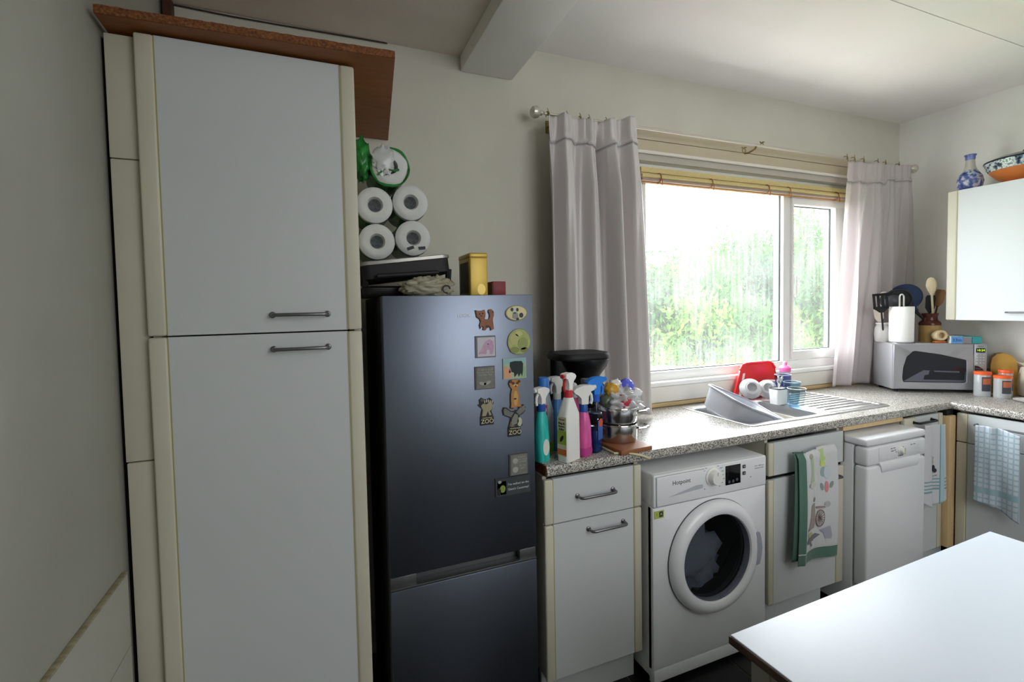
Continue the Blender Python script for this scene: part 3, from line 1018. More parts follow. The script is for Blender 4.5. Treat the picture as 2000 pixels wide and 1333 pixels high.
# ------------------------------------------------------------------ washing machine
T = thing('washing_machine', 'white front loading washing machine with dark porthole under the worktop', 'washing machine', (.7325, -.35, 0))
WX0_, WX1_, WYF, WCX, WCZ = .436, 1.029, -.628, .733, .474
b = new()
box(b, WX0_, WX1_, WYF + .004, -.05, .715, .845, .012, 3)
box(b, WX0_, WX0_ + .012, -.612, -.05, .02, .72); box(b, WX1_ - .012, WX1_, -.612, -.05, .02, .72)
box(b, WX0_, WX1_, -.07, -.05, .02, .72); box(b, WX0_, WX1_, -.60, -.05, .02, .04)
obj('body', b, WHITE, T)
# front panel with a round hole
b = new()
n = 64
fx0, fx1, fz0, fz1 = WX0_, WX1_, .074, .7135
angs = sorted([2 * PI * k / n for k in range(n)] + [math.atan2(z - WCZ, x - WCX) % (2 * PI) for x in (fx0, fx1) for z in (fz0, fz1)])
def hit(a):
    c, s_ = math.cos(a), math.sin(a)
    t = min([(fx1 - WCX) / c if c > 1e-9 else 9, (fx0 - WCX) / c if c < -1e-9 else 9, (fz1 - WCZ) / s_ if s_ > 1e-9 else 9, (fz0 - WCZ) / s_ if s_ < -1e-9 else 9])
    return (WCX + t * c, WCZ + t * s_)
inn = [(WCX + .185 * math.cos(a), WCZ + .185 * math.sin(a)) for a in angs]
out = [hit(a) for a in angs]
rr = [[Vector((x, WYF + .02, z)) for x, z in inn], [Vector((x, WYF, z)) for x, z in inn], [Vector((x, WYF, z)) for x, z in [(WCX + .97 * (p[0] - WCX), WCZ + .97 * (p[1] - WCZ)) for p in out]], [Vector((x, WYF + .004, z)) for x, z in out], [Vector((x, WYF + .03, z)) for x, z in out]]
rings(b, rr, cap0=False, cap1=False)
obj('front_panel', b, WHITE, T)
obj('kick_panel', box(new(), WX0_ + .002, WX1_ - .002, WYF + .002, WYF + .03, .022, .0715, .003), WHITE, T)
for x in (.47, .995):
    for y in (-.57, -.10):
        obj('foot', lathe(new(), [(.02, 0), (.02, .022)], (x, y, 0), 12), SOFTBLACK, T)
# control panel
cp = obj('control_panel', box(new(), WX0_ + .001, WX1_ - .001, WYF - .002, WYF + .03, .7165, .843, .006, 3), WHITE, T)
b = box(new(), .448, .681, WYF - .0075, WYF, .722, .835, .006, 3)
dw = obj('detergent_drawer', b, WHITE, T)
b = new()
for a_, c_, d_, e_ in ((.4465, .6825, .7205, .7215), (.4465, .6825, .8355, .8365), (.4465, .4475, .7205, .8365), (.6815, .6825, .7205, .8365)):
    box(b, a_, c_, WYF - .0035, WYF, d_, e_)
obj('drawer_gap', b, INKL, cp)
prism(b := new(), [(.500, .752), (.672, .762), (.672, .776), (.64, .778), (.56, .764)], WYF - .0085, WYF - .006)
obj('drawer_grip', b, P('grip_grey', '#b4b8c0', .4), dw)
text('Hotpoint', .024, (.566, WYF - .0078, .803), dw, INK, ext=.0002)
MR = Matrix.Rotation(PI / 2, 4, 'X')
b = lathe(new(), [(.037, 0), (.037, .004), (.030, .007), (.028, .024), (.025, .028)], (.729, WYF - .002, .797), 36, mat=MR)
dial = obj('program_dial', b, WHITEP, cp)
obj('dial_mark', box(new(), .7275, .7305, WYF - .0308, WYF - .029, .808, .822), INKL, dial)
b = new()
for k in range(16):
    a = -.9 + k * (PI + 1.8) / 15
    if abs(math.cos(a)) < .25:
        continue
    x, z = .729 + .052 * math.cos(a), .792 + .050 * math.sin(a)
    ln = .014
    xa = x if math.cos(a) > 0 else x - ln
    box(b, xa, xa + ln * (.6 + .4 * ((k * 7) % 3) / 2), WYF - .0026, WYF - .0015, z - .0018, z + .0018)
o = obj('program_list', b, INKL, cp); o['kind'] = 'stuff'
ds = obj('display', box(new(), .797, .880, WYF - .0035, WYF, .749, .829, .002), P('display_black', '#07080a', .12), cp)
for k in range(3):
    obj('touch_key', lathe(new(), [(.0065, 0), (.0065, .0006)], (.817 + k * .021, WYF - .0036, .762 + .004 * (k == 2)), 14, mat=MR), P('key_grey', '#4c5058', .4), ds)
for z in (.814, .786):
    k_ = obj('button', box(new(), .891, .907, WYF - .0045, WYF, z - .007, z + .007, .001), P('button_dark', '#2c2f34', .4), cp)
    obj('icon', box(new(), .895, .903, WYF - .0048, WYF - .004, z - .0025, z + .0025), INKL, k_)
text('8 KG  1400 rpm', .008, (.985, WYF - .0025, .806), cp, INKL, ext=.0002)
text('INVERTER MOTOR', .006, (.985, WYF - .0025, .796), cp, INKL, ext=.0002)
obj('indicator', lathe(new(), [(.003, 0), (.003, .001)], (.937, WYF - .002, .765), 10, mat=MR), INKL, cp)
# energy sticker
st = obj('sticker', box(new(), .441, .486, WYF - .0006, WYF + .006, .674, .704), P('sticker_green', '#a9b25c', .6), T)
obj('sticker_square', box(new(), .463, .481, WYF - .0012, WYF, .679, .700), P('sticker_dark', '#2e3a2a', .6), st)
text('A', .013, (.472, WYF - .0016, .690), st, P('sticker_pale', '#cfd59a', .6), ext=.0002)
text('5', .014, (.452, WYF - .0012, .690), st, P('sticker_ink', '#6d7838', .6), ext=.0002)
# porthole door
b = lathe(new(), [(.228, -.002), (.230, .006), (.227, .020), (.218, .031), (.204, .037), (.190, .038), (.178, .032), (.173, .022), (.172, .0)], (WCX, WYF, WCZ), 72, mat=MR, cap0=False, cap1=False)
pd = obj('porthole_door', b, WHITE, T)
b = lathe(new(), [(.2305, .0), (.2315, .004), (.2285, .006), (.228, .0)], (WCX, WYF, WCZ), 72, mat=MR, cap0=False, cap1=False)
obj('door_seam', b, GASKET, pd)
# recessed grip at the right of the ring
b = new()
pts = [(WCX + r * math.cos(a), WCZ + r * math.sin(a)) for r, a in [(.226, .30), (.229, .15), (.2305, 0), (.229, -.15), (.226, -.30), (.208, -.34), (.203, -.2), (.200, 0), (.203, .2), (.208, .34)]]
prism(b, pts, WYF - .0372, WYF - .028)
obj('door_grip', b, P('grip_dark', '#9da1ac', .35), pd)
b = lathe(new(), [(.1735, .026), (.170, .024), (.150, .020), (.10, .012), (.03, .008), (.0, .008)], (WCX, WYF, WCZ), 64, mat=MR, cap0=False, cap1=True)
obj('porthole_glass', b, thin_glass('porthole', '#a4a9b0', 1.5, .03), pd)
b = lathe(new(), [(.186, .0), (.183, -.03), (.205, -.05), (.24, -.07), (.24, -.36), (.0, -.37)], (WCX, WYF, WCZ), 48, mat=MR, cap0=False, cap1=True)
obj('drum', b, P('drum_steel', '#8f9397', .35, .9), T)
b = lathe(new(), [(.178, -.022), (.170, -.008), (.166, -.008), (.172, -.024)], (WCX, WYF, WCZ), 48, mat=MR, cap0=False, cap1=False)
obj('door_seal', b, P('seal_grey', '#55595c', .5), T)
from mathutils import noise as mnoise
def crumple(seed, sx, sy, sz, n=28, m=16, amp=.28):
    """folded heap of cloth or film: a closed lump with creases"""
    rnd = random.Random(seed)
    w = [(rnd.uniform(2, 7), rnd.uniform(2, 7), rnd.uniform(0, 6), rnd.uniform(.3, 1)) for _ in range(7)]
    b = new()
    R = []
    for j in range(m + 1):
        th = PI * j / m
        ring = []
        for i in range(n):
            ph = 2 * PI * i / n
            d = 1 + amp * sum(a * abs(math.sin(p * ph * .5 + q * th + o)) for p, q, o, a in w) / 3.5 - amp * .6
            s_ = max(math.sin(th), .002)
            dv = Vector((s_ * math.cos(ph), s_ * math.sin(ph), math.cos(th)))
            d += amp * .9 * (abs(mnoise.noise(dv * 2.6 + Vector((seed * 3.1, 0, 0)))) + .5 * abs(mnoise.noise(dv * 6 + Vector((0, seed * 1.7, 0)))) - .35)
            ring.append(Vector((sx * d * s_ * math.cos(ph), sy * d * s_ * math.sin(ph), sz * d * math.cos(th))))
        R.append(ring)
    rings(b, R)
    return b
b = crumple(4, .15, .10, .12, 36, 20, .6)
bmesh.ops.translate(b, vec=(WCX - .04, WYF + .15, WCZ - .06), verts=b.verts[:])
obj('laundry', b, P('laundry_grey', '#c9ccd2', .9), T)

# ------------------------------------------------------------------ dishwasher
T = thing('dishwasher', 'slimline white dishwasher standing forward of the cabinets by the corner', 'dishwasher', (1.82, -.35, 0))
DX0, DX1, DYF = 1.602, 2.046, -.688
obj('body', box(new(), DX0, DX1, -.622, -.06, .02, .815, .004), P('dishwasher_side', '#d6d8db', .35), T)
lid = obj('lid', box(new(), DX0 - .002, DX1 + .002, DYF + .002, -.06, .818, .852, .009, 3), WHITE, T)
dd = obj('door', box(new(), DX0, DX1, DYF, -.628, .145, .722, .012, 3), WHITE, T)
dp = obj('control_panel', box(new(), DX0, DX1, DYF, -.628, .725, .8125, .012, 3), WHITE, T)
obj('plinth', box(new(), DX0 + .004, DX1 - .004, -.60, -.585, .0, .138, .003), P('plinth_grey', '#bfc2c6', .4), T)
b = box(new(), DX0 + .075, DX1 - .05, DYF - .003, DYF + .01, .742, .806, .003)
fp = obj('fascia', b, WHITE, dp)
b = lathe(new(), [(.020, 0), (.020, .003), (.016, .006), (.014, .018), (.012, .020)], (1.835, DYF - .003, .776), 28, mat=MR)
dl_ = obj('dial', b, WHITEP, dp)
obj('dial_grip', box(new(), 1.8315, 1.8385, DYF - .027, DYF - .022, .762, .792, .001), P('grip_cream', '#d3d4c8', .4), dp)
b = new()
for x, z, w_ in ((1.762, .792, .014), (1.782, .793, .014), (1.915, .793, .014), (1.937, .794, .014), (1.765, .780, .02), (1.79, .782, .01), (1.80, .772, .006), (1.855, .79, .005), (1.86, .78, .005)):
    box(b, x, x + w_, DYF - .0036, DYF - .0025, z - .0015, z + .0015)
obj('markings', b, INK, dp)
text('Hotpoint', .011, (1.838, DYF - .0034, .752), dp, INK, ext=.0002)
# scooped grip below the fascia
b = new()
rs = []
for q in range(9):
    a = q / 8
    rs.append([Vector((DX0 + .075 + a * .02, DYF - .0005 - .0, .738 - a * .0)), ] ) if False else None
sc = []
for j in range(9):
    t_ = j / 8
    z = .735 - t_ * .050
    d = .0045 * math.sin(PI * t_) ** .7
    sc.append([Vector((DX0 + .08 + .02 * t_, DYF - .001 - d, z)), Vector((DX1 - .05 - .02 * t_, DYF - .001 - d, z)), Vector((DX1 - .05 - .02 * t_, DYF + .006, z)), Vector((DX0 + .08 + .02 * t_, DYF + .006, z))])
rings(b, sc)
obj('pull_lip', b, WHITE, dd)

# ------------------------------------------------------------------ sink
T = thing('sink', 'stainless steel inset sink with ridged drainer under the window', 'sink', (1.6, -.285, .931))
b = new()
BX0, BX1, BY0, BY1 = 1.105, 1.60, -.475, -.115
def rr_at(x0, x1, y0, y1, r, z, n=5):
    return [Vector(((x0 + x1) / 2 + x, (y0 + y1) / 2 + y, z)) for x, y in rrect(x1 - x0, y1 - y0, r, n)]
# rim: outer outline skinned to the bowl outline, then down the bowl
rings(b, [rr_at(SX0, SX1, SY0, SY1, .03, .9315), rr_at(SX0, SX1, SY0, SY1, .03, .9345), rr_at(SX0 + .004, SX1 - .004, SY0 + .004, SY1 - .004, .028, .9365),
          rr_at(SX0 + .014, SX1 - .014, SY0 + .014, SY1 - .014, .025, .9350),
          rr_at(BX0 - .008, BX1 + .008, BY0 - .008, BY1 + .008, .05, .9345), rr_at(BX0, BX1, BY0, BY1, .045, .930), rr_at(BX0 + .01, BX1 - .01, BY0 + .01, BY1 - .01, .045, .80), rr_at(BX0 + .03, BX1 - .03, BY0 + .03, BY1 - .03, .03, .785)], cap0=False)
obj('basin', b, STEELB, T)
b = new()
for k in range(9):
    y = -.44 + k * .042
    tube(b, [(1.67, y, .9352), (1.69, y, .9368), (2.02, y, .9368), (2.045, y, .9352)], .0045, 8)
o = obj('drainer_ridges', b, STEELB, T)
b = new()
rings(b, [rr_at(1.645, 2.07, -.49, -.075, .02, .9350), rr_at(1.648, 2.067, -.487, -.078, .02, .9375), rr_at(1.654, 2.061, -.481, -.084, .018, .9375), rr_at(1.657, 2.058, -.478, -.087, .018, .9350)], cap0=False, cap1=False)
obj('drainer_border', b, STEELB, T)

# washing up bowl tilted into the sink
T = thing('washing_up_bowl', 'silver grey plastic washing up bowl tipped on its side in the sink', 'bowl', (1.247, -.274, .870))
b = new()
loft(b, [(.30, .22, .06, 0), (.315, .235, .06, .004), (.345, .265, .06, .03), (.375, .29, .065, .125), (.383, .298, .066, .138)], cap1=False)
loft(b, [(.383, .298, .066, .138), (.376, .291, .064, .136), (.367, .282, .063, .122), (.335, .255, .058, .03), (.31, .23, .055, .009)], cap0=False)
bowl = obj('basin', b, P('bowl_grey', '#b3b6bf', .2, noise=(2, .04, 2, (1, 1, 1))), T, world=False)
pts = [(x, y, .138) for x, y in rrect(.387, .302, .068, 8)]
obj('rim', tube(new(), pts, .0065, 10, closed=True), P('bowl_rim', '#9498a2', .2), T, world=False)
b = new(); loft(b, [(.16, .09, .03, -.003), (.17, .1, .03, .002)])
obj('foot_ring', b, P('bowl_grey2', '#a5a8b2', .25), T, world=False)
T.rotation_euler = (.27, .371, 0)
T.scale = (.908, .908, .908)

# things on the drainer -----------------------------------------------------------------------
RED = P('red_plastic', '#d9161c', .3, spec=.6)
T = thing('red_tray', 'glossy red plastic tray leaning on the window upstand behind the sink', 'tray', (1.615, -.068, .938))
b = new()
out = [(-.16, 0), (.22, 0), (.22, .16), (.205, .19), (.18, .20), (.0, .20), (-.035, .192), (-.06, .165)]
prism(b, out, -.006, .006)
ob = obj('board', b, RED, T, world=False)
b = new(); prism(b, [(-.115, .02), (-.045, .145), (-.03, .145), (-.095, .02)], -.0075, -.0055)
obj('stripe', b, P('stripe_white', '#f0e6e0', .4), T, world=False)
b = tube(new(), [(x, -.004, z) for x, z in out[2:]], .008, 8)
obj('rim', b, RED, T, world=False)
T.rotation_euler = (math.radians(-14), 0, 0)

GL = thin_glass('clear_glass', '#eef3f3', 1.42, .03)
GLB = thin_glass('blue_glass', '#dcebf3', 1.42, .05)
GLBL = thin_glass('ribbed_blue', '#cdd4ec', 1.35, .15)
def tumbler(name, label, x, y, z, r0, r1, h, mat, facets=0, group=None):
    T = thing(name, label, 'glass', (x, y, z), 0, group)
    n = facets or 28
    b = lathe(new(), [(r0 * .9, 0), (r0, .003), (r1, h), (r1 - .0025, h), (r0 - .003, .012), (0, .012)], n=n)
    obj('cup', b, mat, T, world=False, smooth=25 if facets else 40)
    obj('rim', tube(new(), [(x_, y_, h) for x_, y_ in rrect(2 * r1 - .002, 2 * r1 - .002, r1 - .0012, 8)], .0016, 6, closed=True), P('glass_rim', '#dfe9ec', .1, trans=.5), T, world=False)
    return T
tumbler('glass_tumbler', 'clear cut glass tumbler at the front of the drainer', 1.585, -.355, .9365, .034, .044, .105, GL, 14)
tumbler('blue_tumbler', 'pale blue tinted tumbler behind the cut glass one', 1.668, -.268, .9365, .034, .042, .120, GLB)
tumbler('ribbed_beaker', 'blue ribbed plastic beaker between the white mug and the glasses', 1.712, -.180, .9365, .034, .042, .145, GLBL, 18)
# sports bottle with a pink top
T = thing('drinks_bottle', 'clear drinks bottle with a pink lid at the back of the drainer', 'bottle', (1.808, -.12, .9365))
obj('body', lathe(new(), [(.030, 0), (.033, .01), (.033, .11), (.028, .135), (.028, .15)], n=24), thin_glass('bottle_clear', '#e6e2ee', 1.4, .1), T, world=False)
obj('lid', lathe(new(), [(.030, .15), (.031, .172), (.022, .182), (.012, .186)], n=24), P('lid_pink', '#e86aa6', .4), T, world=False)
obj('spout', lathe(new(), [(.011, .186), (.011, .203), (.007, .208)], n=14), P('lid_pink2', '#f08cbb', .4), T, world=False)
# cutlery pot
T = thing('cutlery_pot', 'white plastic cutlery pot with a dark rim on the drainer', 'pot', (1.605, -.238, .9365))
b = new(); loft(b, [(.075, .055, .012, 0), (.085, .065, .012, .085), (.080, .060, .010, .085), (.07, .05, .01, .004)])
obj('pot', b, P('pot_white', '#dfe0df', .4), T, world=False)
obj('rim', tube(new(), [(x, y, .086) for x, y in rrect(.084, .064, .012, 5)], .003, 6, closed=True), SOFTBLACK, T, world=False)
for k, (x, y, a, bb) in enumerate(((-.02, .0, .25, .1), (.015, .012, -.3, .2), (.0, -.012, .1, -.2))):
    M = Matrix.Translation((x, y, .03)) @ Matrix.Rotation(a, 4, 'Y') @ Matrix.Rotation(bb, 4, 'X')
    b = tube(new(), [(0, 0, 0), (0, 0, .09)], .003, 6, mat=M); lathe(b, [(.001, .085), (.009, .10), (.010, .115), (.005, .13), (.001, .133)], n=12, sy=.35, mat=M)
    q = solo('teaspoon' if k else 'fork', b, CHROME, ['fork standing in the white cutlery pot on the drainer', 'spoon leaning left in the white cutlery pot', 'spoon leaning back in the white cutlery pot'][k], 'cutlery', (1.605, -.238, .9365))
# upturned bowls and mug
def bowl_up(label, x, y, z, r, h, ang, mat, azi=0):
    T = thing('dish', label, 'dish', (x, y, z))
    b = lathe(new(), [(r * .5, h), (r * .62, h * .96), (r * .9, h * .5), (r, 0), (r - .004, 0), (r * .86, h * .5), (r * .5, h - .006)], n=32)
    obj('bowl', b, mat, T, world=False)
    obj('foot', lathe(new(), [(r * .5, h - .001), (r * .48, h + .007), (r * .42, h + .007), (r * .42, h)], n=28), mat, T, world=False)
    T.rotation_euler = (0, ang, azi)
    return T
CER = P('ceramic_grey', '#b3b2b3', .25)
bowl_up('white bowl stood on edge in front of the red tray', 1.545, -.110, 1.004, .058, .045, -1.25, CER, .9)
bowl_up('grey white bowl stood on edge beside the cutlery pot', 1.645, -.135, .998, .052, .042, -1.2, P('ceramic_white', '#c3c3c4', .25), .8)
T = thing('mug', 'white mug with a red rim lying upturned by the red tray', 'mug', (1.735, -.075, .9365))
obj('cup', lathe(new(), [(.036, .095), (.038, .09), (.040, .0), (.037, .0), (.035, .088)], n=28), CER, T, world=False)
obj('rim', lathe(new(), [(.0405, 0), (.0405, .008), (.039, .008)], n=28, cap0=False, cap1=False), RED, T, world=False)
obj('handle', tube(new(), arc((.038, 0, .048), .028, -PI / 2, PI / 2, 10), .006, 8), CER, T, world=False)
T.location.z = .9385

# ------------------------------------------------------------------ table
T = thing('table', 'white topped kitchen table with a worn brown edge in the near corner', 'table', (.70, -1.70, 0), math.radians(1.5))
b = box(new(), -.575, .560, -.42, .436, .735, .75, .002)
obj('tabletop', b, TABLE, T, world=False)
obj('edge_band', box(new(), -.578, .563, -.423, .439, .728, .7465, .002), P('edge_brown', '#4d3a30', .6, noise=(20, .4, 4, (1, 1, 1))), T, world=False)
b = new()
box(b, -.54, .525, .38, .40, .64, .7275); box(b, -.54, .525, -.385, -.365, .64, .7275); box(b, -.54, -.52, -.385, .40, .64, .7275); box(b, .505, .525, -.385, .40, .64, .7275)
obj('apron', b, P('apron_grey', '#8a847c', .5), T, world=False)
for x in (-.525, .51):
    for y in (-.37, .385):
        obj('leg', box(new(), x - .022, x + .022, y - .022, y + .022, 0, .727, .004), P('leg_grey', '#8d8880', .5), T, world=False)

# ------------------------------------------------------------------ curtains, rod, blind
T = thing('curtain_rod', 'thin pale metal curtain rod with ball ends above the window', 'curtain rod', (1.65, -.095, 2.385))
ROD = P('rod_satin', '#cfc9bf', .3, .5)
obj('rod', tube(new(), [(.27, -.095, 2.384), (3.02, -.095, 2.378)], .0075, 12), ROD, T)
for x, z, s_ in ((.262, 2.384, -1), (3.022, 2.378, 1)):
    b = lathe(new(), [(.008, 0), (.012, .004), (.010, .010), (.013, .013), (.024, .024), (.028, .038), (.024, .052), (.012, .061), (.002, .064)], (x, -.095, z), 24, mat=Matrix.Rotation(s_ * PI / 2, 4, 'Y'))
    obj('finial', b, ROD, T)
BRASS = P('aged_brass', '#8a7a4c', .4, .7)
for x in (.335, 1.60, 2.985):
    z = 2.382
    b = tube(new(), [(x, -.002, z - .02), (x, -.05, z - .03), (x, -.09, z - .022), (x, -.098, z - .009)], .005, 8)
    box(b, x - .012, x + .012, -.006, -.0005, z - .05, z + .01, .002)
    obj('bracket', b, BRASS, T)
for x, z in ((1.648, 2.39), (1.51, 2.345)):
    b = tube(new(), [(x - .02, -.098, z + .012), (x - .006, -.10, z + .004), (x, -.10, z + .012), (x + .014, -.098, z + .014)], .003, 6)
    tube(b, arc((x, -.095, z - .003), .012, 0, 2 * PI, 14), .002, 6)
    obj('hook', b, BRASS, T)

for x in (.285, .385, .455, .505, .60, .69, 2.36, 2.43, 2.52, 2.66, 2.74, 2.88):
    b = tube(new(), arc((x, -.095, 2.3815), .0125, -.6, PI + .9, 14, 'yz'), .0022, 6)
    tube(b, [(x - .008, -.112, 2.402), (x, -.108, 2.394), (x + .005, -.108, 2.38), (x + .002, -.112, 2.36)], .002, 6)
    obj('hook', b, BRASS, T)
CURT = cloth_mat('curtain_satin', '#e6e1e2', .38, .58, (20, 900), .12, sheen=.15)
CURTL = cloth_mat('curtain_satin_left', '#d9d3d2', .32, .14, (20, 900), .12, sheen=.25, spec=.7)
CURTB = cloth_mat('curtain_band', '#b5b0b1', .42, .2, (20, 900), .12, sheen=.15)
def curtain(label, xl, xr, y0, y1, ztop, zbot, folds, seed, split=None, nu=150, nv=70, amp=.036, mat=None):
    mat = mat or CURT
    """xl/xr: functions of v (0 top, 1 bottom); pleats pinched by the heading tape, opening out below"""
    rnd = random.Random(seed)
    ph = [rnd.uniform(-.5, .5) for _ in range(folds + 3)]
    am = [rnd.uniform(.55, 1.25) for _ in range(folds + 3)]
    def f(u, v):
        t = u * folds
        k = int(t)
        fr = t - k
        a = am[k] * (1 - fr) + am[k + 1] * fr
        p = ph[k] * (1 - fr) + ph[k + 1] * fr
        w_ = math.sin(2 * PI * (t + .35 * p + .10 * math.sin(3 * v + seed)))
        w_ = math.copysign(abs(w_) ** .8, w_)
        open_ = .45 + .55 * min(1, max(0, (v - .04) / .18))
        y = y0 + (y1 - y0) * v + amp * a * open_ * w_
        y += .010 * math.sin(2 * PI * 3.3 * u * folds / 4 + 2 * v) * v
        y += .009 * open_ * math.sin(2 * PI * (2.7 * t + .6 * ph[(k + 1) % len(ph)]) + 1.5 * v)
        if v < .075:
            y += .006 * math.sin(2 * PI * folds * 3.5 * u + seed)
        if split:
            dd = (u - split) / .03
            y += .085 * math.exp(-dd * dd) * min(1, max(0, (v - .02) / .1))
        x = xl(v) + (xr(v) - xl(v)) * (u + .012 * math.sin(2 * PI * folds * u + p))
        z = ztop(u) - (ztop(u) - zbot(u)) * v
        return Vector((x, y, z))
    T = thing('curtain', label, 'curtain', (f(.5, 0).x, y0, ztop(.5)))
    b = new()
    grid(b, nu, nv, lambda u, v: f(u, .085 + v * .915))
    o = obj('drape', b, mat, T)
    md = o.modifiers.new('thickness', 'SOLIDIFY'); md.thickness = .0016
    b = new()
    grid(b, nu, 10, lambda u, v: f(u, v * .084) + Vector((0, -.002, 0)))
    o = obj('heading', b, mat, T)
    md = o.modifiers.new('thickness', 'SOLIDIFY'); md.thickness = .003
    b = new()
    grid(b, nu, 1, lambda u, v: f(u, .0815 + v * .006) + Vector((0, -.004, 0)))
    obj('gather_line', b, CURTB, T)
    return T
curtain('left curtain, silver grey with a deep split fold, beside the window', lambda v: .262 - .002 * v, lambda v: .752 + .062 * v ** 1.3, -.140, -.142,
        lambda u: 2.352 + .040 * u + .012 * math.sin(9 * u), lambda u: 1.03 if u < .42 else .952, 4, 3, split=.55, amp=.056, mat=CURTL)
curtain('right curtain, silver grey, hanging behind the microwave and utensils', lambda v: 2.345 - .03 * v, lambda v: 2.955 + .10 * min(1, v * 1.6), -.132, -.052,
        lambda u: 2.348 + .030 * u, lambda u: .945 if u < .60 else 1.20, 4, 8, amp=.027)

# rolled bamboo blind under the window head
T = thing('bamboo_blind', 'yellow bamboo blind rolled up under the window head', 'blind', (1.72, .02, 2.19))
BAM = P('bamboo_pale', '#d3c189', .5, noise=(20, .15, 3, (3, 30, 30)))
BAMD = P('bamboo_tan', '#a8793f', .5, noise=(10, .3, 3, (2, 40, 40)))
obj('headrail', box(new(), .885, 2.59, -.002, .022, 2.198, 2.226, .002), BAM, T)
for (y, z, r, m_) in ((.010, 2.187, .011, BAM), (-.004, 2.178, .010, BAM), (.012, 2.168, .010, BAMD), (-.002, 2.160, .009, P('bamboo_shadow', '#a08d80', .5)), (.012, 2.152, .007, BAMD)):  # mauve slat carries the roll's bottom shadow in its colour
    obj('slat', tube(new(), [(.885, y, z), (2.59, y, z)], r, 10), m_, T)
for x in (1.0, 1.36, 1.80, 1.98, 2.42):
    b = tube(new(), arc((x, .004, 2.172), .026, 0, 2 * PI, 18, 'yz'), .0028, 6)
    tube(b, [(x, -.022, 2.172), (x + .006, -.024, 2.15), (x + .003, -.022, 2.13)], .002, 5)
    obj('cord', b, P('cord_brown', '#8f5a35', .7), T)

# ------------------------------------------------------------------ left end of the worktop
WT = .9312
def trigger(par, z0, collar, head, trig, s=1.0, ang=0.0, collar_r=.016):
    """spray head: ribbed collar, body, nozzle and trigger; nozzle points to -x"""
    M = Matrix.Rotation(ang, 4, 'Z')
    obj('collar', lathe(new(), [(collar_r, z0), (collar_r, z0 + .024 * s), (collar_r * .85, z0 + .027 * s)], n=20), collar, par, world=False)
    b = new()
    prof = [(-.012, .026), (.012, .026), (.013, .045), (.022, .055), (.034, .062), (.040, .070), (.030, .079), (.006, .086), (-.022, .086), (-.034, .084), (-.034, .070), (-.022, .066), (-.013, .05)]
    prism(b, [(x * s, z0 + z * s) for x, z in prof], -.012 * s, .012 * s, mat=M)
    bmesh.ops.bevel(b, geom=[e for e in b.edges if len(e.link_faces) == 2 and e.calc_face_angle(0) > .6], offset=.003 * s, segments=2, affect='EDGES')
    h = obj('spray_head', b, head, par, world=False)
    b = lathe(new(), [(.007 * s, 0), (.007 * s, .010 * s)], (0, 0, 0), 12, mat=M @ Matrix.Translation((-.034 * s, 0, z0 + .077 * s)) @ Matrix.Rotation(-PI / 2, 4, 'Y'))
    obj('nozzle', b, trig, h, world=False)
    b = tube(new(), [(-.018 * s, 0, z0 + .066 * s), (-.028 * s, 0, z0 + .052 * s), (-.030 * s, 0, z0 + .036 * s), (-.026 * s, 0, z0 + .024 * s)], .005 * s, 8, mat=M)
    obj('trigger', b, trig, h, world=False)
    return h

# teal spray
T = thing('spray_bottle', 'teal wrapped spray bottle half hidden by the fridge edge', 'bottle', (.017, -.530, WT), .3)
TEAL = P('teal_film', '#2fb9b0', .35, noise=(25, .25, 3, (2, 2, .5)))
BLUEC = P('blue_collar', '#1d4fa0', .4)
b = new(); loft(b, [(.048, .040, .014, 0), (.054, .046, .016, .006), (.054, .046, .018, .09), (.046, .040, .018, .15), (.034, .032, .015, .178), (.028, .028, .013, .185)])
obj('body', b, TEAL, T, world=False)
obj('label', prism(new(), ell(.0, .055, .016, .03, 16), -.0242, -.0225), P('label_white', '#d8ded8', .5), T, world=False)
trigger(T, .184, BLUEC, WHITEP, WHITEP, 1.02, .2)
# tall bottle with blue cap and green liquid
T = thing('cleaner_bottle', 'cloudy bottle with a light blue cap and a little green liquid', 'bottle', (.062, -.462, WT), .25)
b = new(); loft(b, [(.060, .050, .016, .0), (.066, .056, .018, .006), (.066, .056, .018, .165), (.052, .046, .016, .20), (.041, .041, .018, .235), (.040, .040, .018, .238)])
CLOUD = P('cloudy_plastic', '#b3bec2', .35, trans=.25)
obj('body', b, CLOUD, T, world=False)
b = new(); loft(b, [(.0605, .0505, .016, .001), (.0665, .0565, .018, .006), (.0665, .0565, .018, .050)])
obj('liquid', b, P('green_liquid', '#93bb3a', .3), T, world=False)
obj('cap', lathe(new(), [(.0225, .232), (.0215, .29), (.019, .2945)], n=28), P('cap_blue', '#3f86dd', .4), T, world=False)
obj('label', box(new(), -.030, -.008, -.0290, -.0278, .155, .195, .002), P('label_red', '#a03444', .5), T, world=False)
text('H', .022, (-.019, -.0292, .175), T, P('label_pale', '#ddd5d2', .5), world=False)
# blue and white bottle behind
T = thing('trigger_bottle', 'white spray bottle with blue shoulders behind the blue capped one', 'bottle', (.136, -.430, WT), .2)
b = new(); loft(b, [(.06, .045, .015, 0), (.064, .05, .016, .005), (.064, .05, .016, .14), (.045, .038, .015, .18), (.032, .032, .014, .20)])
obj('body', b, P('blue_plastic', '#4f86c6', .4), T, world=False)
trigger(T, .199, P('pale_collar', '#d9dbd9', .4), P('pale_head', '#d5d6d2', .4), WHITEP, 1.05)
